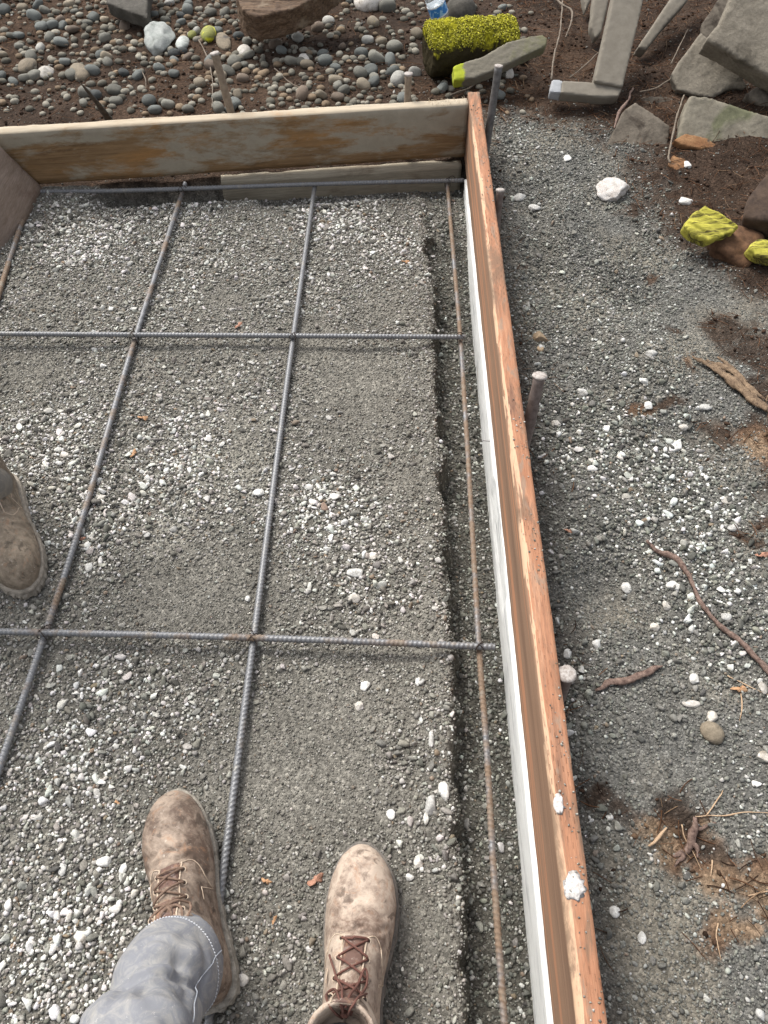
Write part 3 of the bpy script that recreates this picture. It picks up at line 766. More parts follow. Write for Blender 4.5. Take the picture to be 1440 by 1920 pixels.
MUDD = m_plain('dark_rubber', (.07, .065, .06), (.20, .18, .155), 70, .8, .003)
def hull_path(bvh, pts, lift):
    out = []
    for p in pts:
        h = bvh.ray_cast(Vector((p[0], p[1], .5)), Vector((0, 0, -1)))
        if h[0] is None:
            h = bvh.find_nearest(Vector((p[0], p[1], p[2] if len(p) > 2 else .1)))
        out.append(np.array(h[0])+np.array(h[1])*lift)
    return np.array(out)
BOOT = boot_parts()
def make_boot(parent, org, heel, toe, mat, lacem, solem, mirror=False, laces=True, holes=True, scale=None, bow='loops', z0=0.0, pitch=0, lean=0.0):
    heel = np.array(heel, float); toe = np.array(toe, float); d = toe-heel; L = math.hypot(d[0], d[1]); ang = math.atan2(d[1], d[0])-math.pi/2
    s = L/.326 if scale is None else scale
    Mx = Matrix.Translation(Vector((heel[0], heel[1], z0))) @ Matrix.Rotation(ang, 4, 'Z') @ Matrix.Diagonal((-s if mirror else s, s, s, 1)) @ Matrix.Translation((0, .010, 0))
    Mo = Matrix.Translation(-Vector(org)) @ Mx
    def put(name, me, m, par):
        me.transform(Mo)
        if lean:
            q_ = getv(me); q_[:, 2] = np.where(q_[:, 2] > .165, .165+(q_[:, 2]-.165)*.15, q_[:, 2]); q_[:, 0] += lean*np.clip(q_[:, 2]-.05, 0, .3); setv(me, q_)
        if mirror: me.flip_normals()
        return link(name, me, m, par)
    me = BOOT.copy(); bvh = BVHTree.FromPolygons([v.co for v in me.vertices], [tuple(p.vertices) for p in me.polygons])
    parts = []
    # raised seams: quarter edge, counter
    for sgn in (1, -1):
        q = [(sgn*.0165, .176), (sgn*.028, .178), (sgn*.036, .166), (sgn*.040, .140), (sgn*.043, .118)]
        pp = hull_path(bvh, spline(np.column_stack([q, np.full(5, .1)]), 50), .0004); parts.append(tube(pp, .00085, 5))
        q = [(sgn*.0165, .176), (sgn*.0150, .15), (sgn*.0150, .12), (sgn*.0155, .088)]
        pp = hull_path(bvh, spline(np.column_stack([q, np.full(4, .1)]), 40), .0006); parts.append(tube(pp, .0013, 5))
    boot = put('boot', me, mat, parent)
    def sub(name, lst, m):
        v, f = join(lst); return put(name, from_lists(name, v, f), m, boot)
    sub('seam', parts, MSEAM)
    v, f = sole_mesh(); sm = from_lists('sole', v, f, False); sm.shade_smooth() if hasattr(sm, 'shade_smooth') else None
    for p in sm.polygons: p.use_smooth = False
    displace(sm, .0009, 120, 3, 2)
    put('sole', sm, solem, boot)
    if laces:
        ey = [.172, .147, .122, .099] if bow == 'loops' else [.163, .141, .119, .097]; ex_ = .0185
        eys = []; E = {}
        for i, y in enumerate(ey):
            for sgn in (1, -1):
                c = hull_path(bvh, [(sgn*(ex_+.001*i), y, .1)], .0004)[0]; E[(i, sgn)] = c
                t = np.linspace(0, 2*np.pi, 17); ring = np.stack([c[0]+np.cos(t)*.0034, c[1]+np.sin(t)*.0034, c[2]+0*t-(np.cos(t)*sgn)*.0016], -1)
                eys.append(tube(ring, .0009, 6))
        [sub('eyelet', [q_], MSEAM) for q_ in eys]
        hol = []
        for c in E.values():
            hol.append(tube([c-[0, 0, .003], c+[0, 0, .0006]], .0024, 8))
        [sub('eyelet_hole', [q_], MHOLE) for q_ in hol]
        lc = []
        def strand(a, b, l1=.0022, bow_=.002, r=.0017):
            t = np.linspace(0, 1, 18)[:, None]; base = a+(b-a)*t
            pp = hull_path(bvh, base, l1); pp[:, 2] = np.maximum(pp[:, 2], (a+(b-a)*t)[:, 2]+.0005)+bow_*np.sin(t[:, 0]*np.pi)
            pp[0] = a-[0, 0, .002]; pp[-1] = b-[0, 0, .002]; lc.append(tube(spline(pp, 40), r, 8, None, .75))
        strand(E[(0, -1)], E[(0, 1)], .003, .003)
        for i in range(3):
            strand(E[(i, 1)], E[(i+1, -1)], .002, .002); strand(E[(i, -1)], E[(i+1, 1)], .0035, .003)
        top = hull_path(bvh, [(0, .112, .1)], .006)[0]
        def loop(pp, r=.0018, lift=.005):
            pp = [(a_, b_-.022) for a_, b_ in pp]; q = spline(np.column_stack([np.array(pp), np.full(len(pp), .1)]), 60); h = hull_path(bvh, q, lift)
            k = np.ones(9)/9
            for ax in (0, 1, 2):
                e = np.pad(h[:, ax], 4, 'edge'); h[:, ax] = np.convolve(e, k, 'valid')
            lc.append(tube(h, r, 8, None, .8))
        if bow == 'loops':
            loop([(.001, .108), (.007, .125), (.012, .148), (.0155, .156), (.0185, .148), (.017, .128), (.008, .102)])
            loop([(-.001, .106), (-.006, .125), (-.014, .143), (-.022, .160), (-.0275, .172)], lift=.006)
            loop([(.0, .106), (-.010, .118), (-.017, .128), (-.024, .122), (-.017, .108), (-.002, .103)])
            loop([(.002, .104), (.012, .112), (.020, .126)])
        else:
            loop([(-.004, .122), (-.013, .128), (-.024, .122), (-.029, .108), (-.022, .100), (-.012, .110), (-.004, .120)], lift=.008)
            loop([(-.004, .121), (-.014, .120), (-.020, .112), (-.024, .098), (-.030, .092)], lift=.007)
            loop([(-.004, .121), (.004, .115), (.010, .106), (.008, .096)], lift=.006)
        # the knot
        kv = I3[0]*np.array([.0055, .0045, .0035])+hull_path(bvh, [((-.004 if bow != 'loops' else .0), (.099 if bow != 'loops' else .084), .1)], .004)[0]
        lc.append((kv, [tuple(t) for t in I3[1]]))
        sub('laces', lc, lacem)
        # tongue strip between the quarters
        tg = []
        tt = np.linspace(.176, .086, 26); rows = []
        for y in tt:
            xs = np.linspace(-.0135, .0135, 9); rows.append(hull_path(bvh, np.column_stack([xs, np.full(9, y), np.full(9, .1)]), .0008)-np.array([0, 0, .0004]))
        rows = np.array(rows); rows[:, :, 2] += (.0012*np.sin(np.linspace(0, 9, 26)))[:, None]
        vv = rows.reshape(-1, 3); ff = [(i*9+j, i*9+j+1, (i+1)*9+j+1, (i+1)*9+j) for i in range(25) for j in range(8)]
        low = vv-[0, 0, .003]; m_ = len(vv); ff2 = [tuple(k+m_ for k in reversed(q)) for q in ff]
        bd = [(i*9, (i+1)*9, (i+1)*9+m_, i*9+m_) for i in range(25)]+[((i+1)*9+8, i*9+8, i*9+8+m_, (i+1)*9+8+m_) for i in range(25)]
        sub('tongue', [(np.vstack([vv, low]), ff+ff2+bd)], MTONG)
    return boot
MSEAM = m_plain('leather_seam', (.34, .25, .18), (.55, .46, .36), 150, .8, .0005)
MHOLE = m_plain('eyelet_hole_dark', (.02, .014, .012), (.04, .03, .025), 150, .8, .0005)
MTONG = m_leather('tongue_leather', (.12, .07, .055), (.38, .32, .29), .50)
MLR = m_leather('dusty_leather_light', (.15, .10, .075), (.43, .35, .28), .38)
MLL = m_leather('dusty_leather_brown', (.115, .08, .06), (.33, .262, .205), .42)
MLO = m_leather('muddy_leather_dark', (.12, .094, .068), (.28, .225, .165), .42)
MLC = m_plain('brown_lace', (.075, .032, .024), (.16, .075, .058), 400, .8, .0006)
MLC2 = m_plain('dusty_brown_lace', (.10, .06, .042), (.22, .15, .11), 300, .85, .0006)

def leg_rings(cs, rs, n=72, wr=None, seed=0):
    cs = spline(cs, 90); t = np.linspace(0, 1, 90); rr = np.array(rs, float)
    rx = np.interp(t*(len(rr)-1), np.arange(len(rr)), rr[:, 0]); ry = np.interp(t*(len(rr)-1), np.arange(len(rr)), rr[:, 1])
    s = np.concatenate([[0], np.cumsum(np.linalg.norm(np.diff(cs, axis=0), axis=1))])
    tg = np.gradient(cs, axis=0); tg /= np.linalg.norm(tg, axis=1)[:, None]
    a = np.linspace(0, 2*np.pi, n, endpoint=False); R = []
    for i in range(90):
        ex = np.array([1.0, 0, 0]); ex -= np.dot(ex, tg[i])*tg[i]; ex /= np.linalg.norm(ex); ey = np.cross(tg[i], ex)
        k = np.ones(n)
        if wr: k = k+wr(s[i], a)
        R.append(cs[i]+ex*(np.cos(a)*rx[i]*k)[:, None]+ey*(np.sin(a)*ry[i]*k)[:, None])
    return R
def ell(c, r, n=24):
    v, f = I4; return (v*np.array(r)+np.array(c), [tuple(t) for t in f])

# the person taking the picture
PO = np.array([-.15, .05, 0.0])
per = empty('person', PO)
tag(per, 'person in blue grey dusty trousers and tan work boots standing at the bottom edge', 'person')
rb_toe = P(686, 1586, .015); rb_heel = np.array([-.056, -.030, 0])
make_boot(per, PO, rb_heel, rb_toe, MLR, MLC, MUDD, False, scale=None, bow='loops')['label'] = 'light tan dusty boot pointing straight ahead with dangling red brown lace loops'
lb_toe = P(322, 1490, .015); lb_heel = P(404, 1895, .01)
make_boot(per, PO, lb_heel, lb_toe, MLL, MLC2, MUD, True, bow='tight', lean=-.13)['label'] = 'brown scuffed boot turned outward with its tied lace under the trouser hem'
ld = lb_toe-lb_heel; ld[2] = 0; ld /= np.linalg.norm(ld)
ank = lb_heel+ld*.060+np.array([-.012, -.026, 0])
def wrl(s, a):
    f = np.cos(a-1.2); g = .5+.5*f
    w = -.16*np.exp(-((s-.105-.035*np.sin(a-.9))/.015)**2)*np.clip(np.cos(a-1.0), 0, 1)
    w = w+.08*np.exp(-((s-.075-.02*np.sin(a-.5))/.020)**2)*np.clip(np.cos(a-1.2), 0, 1)
    w = w-.10*np.exp(-((s-.150+.05*np.sin(a-2.0))/.016)**2)*np.clip(np.cos(a-2.2), 0, 1)
    w = w-.09*np.exp(-((s-.20-.05*np.sin(a*1+.4))/.018)**2)+.05*np.exp(-((s-.175-.04*np.sin(a))/.02)**2)
    w = w+.06*fbm(s*14+0*a, np.cos(a)*1.3, np.sin(a)*1.3, 3, 71)
    w = w+.03*np.cos(a*3+s*20)*sst(.0, .05, s)
    w = w*1.5
    rg_ = np.clip(1-5.5*np.abs(vn3(s*17+.8*np.sin(a)+0*a, np.cos(a)*1.5+3, np.sin(a)*1.5, 5)), 0, 1); w = w-.10*rg_*sst(.035, .06, s)
    w = w-.20*np.exp(-((s-.118-.045*np.sin(a-.6))/.008)**2)*np.clip(np.cos(a-1.2), 0, 1)**.6+.10*np.exp(-((s-.100-.045*np.sin(a-.6))/.010)**2)*np.clip(np.cos(a-1.2), 0, 1)
    w = w+.02*sst(.006, .0, np.abs(s-.024)-.002)*0
    return w*sst(.0, .03, s+.006)
legL = leg_rings([(ank[0]+.002, ank[1]+.014, .130), (ank[0]-.004, ank[1]-.008, .18), (ank[0]-.006, ank[1]-.056, .25), (ank[0]+.002, ank[1]-.20, .46), (ank[0]+.04, ank[1]-.38, .70), (ank[0]+.09, ank[1]-.50, .93)],
                 [(.060, .069), (.063, .068), (.064, .067), (.075, .078), (.095, .10), (.10, .115)], wr=wrl)
ra = np.array([-.054, .020, 0])
def wrr(s, a): return .05*np.sin(s*50+np.sin(a)*2)*sst(0, .05, s)*.5+.03*fbm(s*12+0*a, np.cos(a), np.sin(a), 3, 77)
legR = leg_rings([(ra[0], ra[1]-.022, .175), (ra[0], ra[1]-.045, .22), (ra[0]-.0, ra[1]-.08, .30), (ra[0]+.0, ra[1]-.16, .48), (ra[0]-.01, ra[1]-.34, .72), (ra[0]-.03, ra[1]-.46, .93)],
                 [(.060, .064), (.066, .070), (.070, .075), (.08, .085), (.092, .10), (.10, .115)], wr=wrr)
hipc = (np.array(legL[-1]).mean(0)+np.array(legR[-1]).mean(0))/2
v, f = join([loft(legL), loft(legR), ell(hipc+[0, 0, .02], (.185, .13, .12))])
me = remesh(v, f, .0036, 2); shift(me, PO)
MJ = m_cloth('grey_blue_denim', (.15, .155, .172), (.245, .25, .268), (.36, .345, .31))
tr = link('trousers', me, MJ, per)
bv = BVHTree.FromPolygons([v.co for v in me.vertices], [tuple(p.vertices) for p in me.polygons])
# hem stitching and side seam on the turned leg
hs = []; cs = []
R_ = np.array(legL)-PO
def near(p, l=.0006):
    h = bv.find_nearest(Vector(p)); return np.array(h[0])+np.array(h[1])*l
ringI = 11
for j in range(0, 96):
    t = j/96*72; a0 = R_[ringI][int(t) % 72]; a1 = R_[ringI][(int(t)+1) % 72]; p = a0+(a1-a0)*(t % 1)
    p2i = (t+.50); b0 = R_[ringI][int(p2i) % 72]; b1 = R_[ringI][(int(p2i)+1) % 72]; q = b0+(b1-b0)*(p2i % 1)
    hs.append(tube(np.array([near(p, -.0003), near((p+q)/2, .0009), near(q, -.0003)]), .0009, 5))
v, f = join(hs); link('hem_stitching', from_lists('hem', v, f), m_plain('pale_thread', (.38, .40, .43), (.55, .56, .58), 200, .8), tr)
for jj in (4, 40):
    pth = np.array([near(R_[i][jj], .0014) for i in range(3, 60)])
    v, f = tube(spline(pth[::3], 120), .0008, 6); link('side_seam', from_lists('seam', v, f), m_plain('denim_seam', (.27, .29, .33), (.36, .38, .41), 200, .9), tr)

# the other person at the left edge
QO = P(-30, 960, 0.0)
pq = empty('person', QO)
tag(pq, 'person in brown grey trousers and one muddy boot seen at the left edge', 'person')
qt = P(48, 1108, .015); qh = P(-8, 868, .01)
qh = qt+(qh-qt)/np.linalg.norm((qh-qt)[:2])*.318
make_boot(pq, QO, qh, qt, MLO, MLC2, m_plain('muddy_sole', (.16, .14, .11), (.34, .30, .25), 80, .85, .003), False, laces=False, scale=1.0)['label'] = 'muddy brown boot with its toe pointing to the camera'
qd = (qt-qh); qd[2] = 0; qd /= np.linalg.norm(qd); qa = qh+qd*.075
def wrq(s, a): return (.16*np.sin(s*70+np.sin(a-1)*2.2)*np.exp(-s*4)+.05*fbm(s*15+0*a, np.cos(a)*1.5, np.sin(a)*1.5, 3, 78))*sst(0, .04, s)
lq = leg_rings([(qa[0]-.004, qa[1]-.062, .080), (qa[0]-.008, qa[1]-.048, .13), (qa[0]-.055, qa[1]-.035, .22), (qa[0]-.19, qa[1]-.02, .48), (qa[0]-.16, qa[1]+.05, .72), (qa[0]-.10, qa[1]+.12, .93)],
               [(.056, .080), (.062, .074), (.066, .074), (.08, .085), (.09, .10), (.10, .115)], wr=wrq)
lq2 = leg_rings([(qa[0]-.30, qa[1]+.12, .0), (qa[0]-.30, qa[1]+.12, .10), (qa[0]-.30, qa[1]+.12, .24), (qa[0]-.29, qa[1]+.11, .48), (qa[0]-.28, qa[1]+.12, .72), (qa[0]-.27, qa[1]+.14, .93)],
               [(.06, .07), (.062, .072), (.066, .074), (.08, .085), (.09, .10), (.10, .115)], wr=wrq)
hq = (np.array(lq[-1]).mean(0)+np.array(lq2[-1]).mean(0))/2
v, f = join([loft(lq), loft(lq2), ell(hq+[0, 0, .02], (.185, .13, .12))])
me = remesh(v, f, .005, 3); shift(me, QO)
link('trousers', me, m_cloth('muddy_grey_cloth', (.13, .12, .105), (.20, .185, .165), (.28, .24, .19)), pq)
print('people', time.time()-T0)

# ------------------------------------------------------------------ river stones
def round_var(r):
    v = I3[0].copy(); e = r.uniform(2.0, 2.8); v = np.sign(v)*np.abs(v)**(2/e); v /= np.linalg.norm(v, axis=1).max()
    s = r.integers(1000)
    v = v*(1+.13*fbm(v[:, 0]*.9, v[:, 1]*.9, v[:, 2]*.9+s, 2, s))[:, None]
    v = v*np.array([1, r.uniform(.68, .92), r.uniform(.5, .72)]); return v/np.abs(v).max()
rr = np.random.default_rng(5)
RV = [npmesh('river_stone', round_var(rr), I3[1], True) for _ in range(12)]
RM = {'mid grey': m_rock('river_grey', (.13, .128, .108), (.215, .205, .175), sc=22), 'blue grey': m_rock('river_bluegrey', (.11, .118, .11), (.18, .188, .175), sc=22),
      'tan': m_rock('river_tan', (.20, .165, .12), (.29, .25, .19), sc=22), 'brown': m_rock('river_brown', (.12, .09, .07), (.19, .15, .115), sc=22),
      'pale speckled': m_rock('river_pale', (.32, .31, .28), (.45, .44, .40), (.18, .17, .15), sc=60), 'dark charcoal': m_rock('river_dark', (.055, .06, .06), (.10, .105, .10), sc=22)}
for me in RV: me.materials.append(RM['mid grey'])
def place(name, me, m, p, r, spin, tilt=(0, 0), sc=(1, 1, 1)):
    o = D.objects.new(name, me); COL.objects.link(o); o.location = p; o.scale = (r*sc[0], r*sc[1], r*sc[2]); o.rotation_euler = (tilt[0], tilt[1], spin)
    if m:
        o.material_slots[0].link = 'OBJECT'; o.material_slots[0].material = m
    return o
taken = [(P(297, 78, .1)[:2], .055), (P(875, 80, .12)[:2], .13), (P(810, 95, .12)[:2], .10), (P(940, 75, .12)[:2], .12), (P(250, 10, .12)[:2], .10), (P(930, 110, .1)[:2], .09), (P(690, 8, .12)[:2], .06), (P(550, 20, .12)[:2], .10),
         (P(490, 20, .12)[:2], .08), (P(393, 70, .12)[:2], .03), (P(862, 28, .12)[:2], .06), (P(820, 20, .12)[:2], .05)]
def stone_weight(px, py):
    w = 1.0
    for (a, b, r, k) in ((320, 165, 80, .85), (110, 215, 110, .8), (500, 190, 60, .6), (640, 60, 60, .5), (720, 30, 90, .45), (160, 90, 60, .2), (420, 160, 50, .4), (860, 170, 90, .5), (30, 190, 50, .5)):
        w -= k*math.exp(-((px-a)/r)**2-((py-b)/(r*.55))**2)
    if px > 790: w *= .30
    if px > 960: w *= .3
    return max(w, 0.02)
cnt = 0; tries = 0; small = []
names = list(RM); pr = np.array([.34, .22, .15, .12, .09, .08])
while cnt < 298 and tries < 9000:
    tries += 1
    px, py = rr.uniform(-130, 1010), rr.uniform(-190, 212)
    if rr.random() > stone_weight(px, py): continue
    q = PG(px, py)
    if q[1] < yb(q[0])+.055 and q[0] < .3: continue
    r = rr.uniform(.0185, .029)*(1.0 if rr.random() < .90 else 1.3)
    if py < -20 and rr.random() < .55: continue
    if any(math.hypot(q[0]-c[0], q[1]-c[1]) < (r+s)*.68 for c, s in taken): continue
    taken.append((q[:2], r)); k = names[rr.choice(6, p=pr)]; cnt += 1
    o = place('river_stone', RV[rr.integers(12)], RM[k], (q[0], q[1], q[2]+r*.28), r, rr.uniform(0, 6.28), (rr.normal(0, .3), rr.normal(0, .3)))
    tag(o, 'rounded %s river stone lying on brown soil beyond the back board' % k, 'river stone', '%s river stones beyond the back board' % k)
print('river stones', cnt, tries)
# the rest, small ones between them, one heap
V = []; Fc = []; CC = []; o_ = 0
k = 0; t = 0
bv2, bf2 = I2
while k < 1700 and t < 30000:
    t += 1
    px, py = rr.uniform(-130, 1000), rr.uniform(-150, 215)
    if rr.random() > stone_weight(px, py)+.1: continue
    q = PG(px, py)
    if q[1] < yb(q[0])+.048 and q[0] < .3: continue
    r = rr.uniform(.008, .0185)
    if any(math.hypot(q[0]-c[0], q[1]-c[1]) < (r+s)*.7 for c, s in taken): continue
    taken.append((q[:2], r*.7)); k += 1
    a = rr.uniform(0, 6.28); v = bv2*(1+.15*fbm(bv2[:, 0], bv2[:, 1], bv2[:, 2]+k, 2, k))[:, None]*np.array([1, rr.uniform(.7, .95), .6])*r
    v = np.stack([v[:, 0]*math.cos(a)-v[:, 1]*math.sin(a), v[:, 0]*math.sin(a)+v[:, 1]*math.cos(a), v[:, 2]], -1)+np.array([q[0], q[1], q[2]+r*.25])
    V.append(v); Fc.append(bf2+o_); o_ += len(v); c = PAL[rr.choice([1, 2, 2, 3, 3, 6])]*rr.uniform(.7, 1.05)*np.array([1.03, 1, .93])
    CC.append(np.repeat(c[None], len(v), 0))
tag(link('small_pebbles', npmesh('small_pebbles', np.concatenate(V), np.concatenate(Fc), True, np.concatenate(CC)), MS), 'small rounded pebbles between the larger river stones', 'pebbles', kind='stuff')

# ------------------------------------------------------------------ single rocks
def rock(px, py, w, h, kind, m, label, cat='rock', thick=.6, spin=0, seed=None, off=0.2, rough=.12, name='rock', group=None):
    seed = int(px*3+py) if seed is None else seed; r = np.random.default_rng(seed)
    q = PG(px, py); dp = depth_of(q)/F
    el = max(.35, (CAMZ-q[2])/math.hypot(q[1], CAMZ))          # foreshortening of a flat thing
    b = I4[0] if w > 18 else I3[0]; fc = I4[1] if w > 18 else I3[1]
    v = b.copy()
    if kind == 'angular':
        for _ in range(9):
            n = r.normal(size=3); n /= np.linalg.norm(n); d = r.uniform(.55, .82); kk = np.maximum(0, v@n-d); v = v-kk[:, None]*n*.95
    v /= np.abs(v).max()
    fr = 1.3 if kind == 'round' else 2.4
    v = v*(1+rough*fbm(v[:, 0]*fr, v[:, 1]*fr, v[:, 2]*fr+seed, 5, seed))[:, None]
    rx = w*dp; ry = h*dp/(.45+.55*el); v = v*np.array([rx, ry, min(rx, ry)*thick])
    a = spin; v = np.stack([v[:, 0]*math.cos(a)-v[:, 1]*math.sin(a), v[:, 0]*math.sin(a)+v[:, 1]*math.cos(a), v[:, 2]], -1)
    o = link(name, npmesh(name, v, fc, kind == 'round' or w > 18), m, origin=(q[0], q[1], q[2]+min(rx, ry)*thick*off))
    return tag(o, label, cat, group)
RKW = m_rock('white_rock', (.46, .45, .42), (.64, .63, .60), (.34, .33, .30), sc=45)
RKG = m_rock('pale_green_grey_rock', (.27, .29, .27), (.42, .43, .41), (.18, .19, .17), sc=30)
RKC = m_rock('concrete_lump', (.42, .39, .34), (.56, .53, .49), (.24, .21, .17), sc=55)
RKB = m_rock('tan_rock', (.26, .19, .12), (.40, .30, .20), sc=30)
RKO = m_rock('olive_brown_cobble', (.15, .125, .09), (.23, .19, .14), (.09, .08, .07), sc=35)
RKY = m_rock('yellow_marked_stone', (.16, .17, .05), (.25, .25, .08), (.75, .74, .03), sc=18)
RKD = m_rock('dark_boulder', (.06, .055, .045), (.11, .10, .085), sc=20)
rock(297, 80, 31, 33, 'angular', RKG, 'largest pale grey angular rock among the river stones beyond the back board', rough=.18, thick=.75)
rock(690, 5, 26, 24, 'round', RKC, 'pale cream boulder cut by the top edge, left of the mossy log', thick=.8)
rock(392, 70, 14, 17, 'round', RKY, 'larger stone splashed with bright yellow near the split timber', off=.5, thick=.8)
rock(361, 70, 8, 8, 'round', RKY, 'small stone splashed with yellow beside the large pale grey rock', off=.7, thick=.8)
rock(419, 80, 14, 24, 'round', RKO, 'elongated brown stone standing just right of the yellow stone', spin=.3)
rock(53, 126, 17, 17, 'round', RKO, 'round grey brown cobble at the far left beyond the back board')
rock(87, 136, 15, 17, 'angular', RKC, 'speckled pale stone right of the round cobble at the far left')
rock(150, 138, 18, 21, 'round', RKO, 'oval grey brown cobble below and left of the pale grey rock', spin=.5)
rock(343, 82, 13, 16, 'round', RKG, 'grey stone touching the right side of the large pale grey rock')
rock(457, 97, 13, 14, 'round', RKC, 'tan grey round stone above the leaning wooden stake')
rock(862, 26, 28, 20, 'round', RKD, 'dark rounded boulder just behind the mossy log', thick=.9)
rock(836, 120, 14, 15, 'round', RKO, 'round grey cobble under the left end of the mossy split plank')
rock(952, 140, 12, 16, 'angular', RKC, 'tan faceted stone right of the tall stake top', thick=.9)
rock(570, 112, 11, 13, 'round', RKC, 'tan oval stone among the river stones between the timber and the back board')
rock(1150, 360, 33, 26, 'angular', m_rock('mortar_lump', (.52, .48, .44), (.70, .67, .64), (.34, .27, .22), sc=40), 'large off white mortar lump on the dark gravel between the board and the slabs', rough=.24, thick=.5)
rock(973, 370, 12, 9, 'angular', RKW, 'small white rock just right of the short rusty stake', rough=.2)
rock(1003, 391, 13, 8, 'angular', RKW, 'flat white chip lower right of the short rusty stake', rough=.2, spin=.4)
rock(1063, 298, 8, 9, 'angular', RKW, 'white pebble on dark gravel below the grey wooden frame foot')
rock(1289, 310, 9, 8, 'angular', RKW, 'white pebble right of the dark slab on brown soil')
rock(1285, 378, 13, 9, 'angular', RKW, 'white rock on soil above the yellow mossy wood chunk', rough=.2)
rock(1013, 636, 13, 14, 'angular', RKB, 'tan brown rock beside the orange board above the leaning stake', thick=.9, spin=.5)
rock(1013, 655, 7, 6, 'round', RKB, 'small cream pebble just below the tan brown rock')
rock(1335, 1375, 20, 22, 'round', RKO, 'smooth olive brown cobble on the right gravel below the long root', thick=.7, spin=.6)
rock(1267, 838, 12, 19, 'angular', RKW, 'long pale chunk of rock at the right above the tan soil patch', rough=.2, spin=-.6)
L2 = [(1164, 856, 9, 9, 'white stone left of the long pale chunk'), (1109, 880, 12, 8, 'flat white stone below and left of the long pale chunk'), (1321, 765, 14, 8, 'flat white stone below the splintered bark'),
      (1281, 804, 10, 8, 'white stone between the bark and the long pale chunk'), (1207, 715, 9, 8, 'round white stone left of the splintered bark'), (1092, 737, 11, 9, 'rounded grey white stone right of the leaning stake'),
      (1042, 796, 11, 7, 'white stone near the board below the leaning stake'), (1216, 763, 10, 9, 'white stone under the round white stone'), (1221, 665, 12, 7, 'pale chip at the left tip of the splintered bark'),
      (1365, 940, 14, 8, 'broad flat white stone at the upper right of the pale gravel'), (1374, 990, 12, 8, 'white wedge stone near the right edge above the long root'), (1172, 1000, 0, 0, ''),
      (1262, 1100, 14, 11, 'light blue grey shard left of the long root'), (1249, 1137, 10, 11, 'round white stone under the blue grey shard'), (1361, 1157, 11, 9, 'white stone touching the lower part of the long root'),
      (1118, 1209, 10, 12, 'white wedge between the board and the bark strip'), (1227, 1177, 9, 9, 'white stone midway between shard and bark strip'), (1174, 1102, 10, 12, 'pale stone in the hollow left of the shard'),
      (1302, 1275, 10, 12, 'upright white stone right of the bark strip'), (1296, 1320, 17, 8, 'long flat pale stone above the olive cobble'), (1091, 1257, 7, 9, 'white chip right of the round stake head'), (1065, 1228, 9, 11, 'grey white stone above the round stake head'),
      (1333, 1345, 12, 12, 'pale stone right above the olive cobble'), (1142, 1533, 8, 6, 'pale chip beside the upper white splash'), (1202, 1758, 9, 11, 'bright white fragment alone on dark gravel at lower right'),
      (1432, 1420, 14, 11, 'white rock cut by the right edge'), (1417, 1470, 11, 7, 'white stone at the right edge below the rock cut by it'), (1152, 1708, 10, 13, 'white stone by the board near the bottom'), (1430, 1290, 9, 14, 'pale stone at the right edge beside the dried leaf'),
      (808, 1511, 14, 20, 'oval whitish stone on the trench rim by the right boot'), (834, 1482, 13, 18, 'tilted whitish stone on the trench rim, upper of the pair'), (785, 1616, 10, 12, 'white stone right of the right boot toe'), (768, 1645, 9, 7, 'white stone lower right of the boot toe'),
      (668, 1076, 18, 10, 'oval speckled stone in the middle of the form'), (663, 1124, 13, 10, 'grey white stone under the oval speckled stone'), (784, 1278, 6, 11, 'upright white pebble near the trench rim'), (685, 1287, 11, 10, 'white stone below the nearest cross bar'),
      (673, 1325, 9, 10, 'white stone under the one below the cross bar'), (808, 1385, 7, 16, 'thin white sliver near the trench rim'), (196, 1617, 15, 11, 'frosty white stone left of the turned boot'), (152, 1757, 13, 15, 'white stone left of the trouser hem'),
      (118, 1632, 9, 14, 'slim white stone at lower left'), (231, 1628, 8, 12, 'white chip nearest the turned boot'), (120, 853, 10, 6, 'white flat chip above the left muddy boot'), (162, 1025, 9, 10, 'white stone right of the left muddy boot'),
      (167, 1064, 9, 11, 'white shard right of the left boot toe'), (190, 933, 12, 6, 'long white chip beside the rusty bar'), (465, 1124, 7, 7, 'square white chip left of the long bar'), (485, 925, 13, 9, 'white stone on the left of the long bar'),
      (700, 1043, 9, 8, 'white stone upper right of the oval speckled stone'), (210, 580, 6, 6, 'white pebble under the middle cross bar at left'), (905, 1752, 0, 0, ''), (733, 1528, 9, 10, 'white stone left of the rim stones'), (455, 1835, 13, 13, 'pale rounded stone behind the turned boot heel')]
k = 0
for (px, py, w, h, lb) in L2:
    if w == 0: continue
    rock(px, py, w, h, 'angular', RKW if k % 3 else RKC, lb, 'stone', thick=.65, rough=.15, name='pale_stone', group='larger pale stones lying on the gravel', off=.35); k += 1

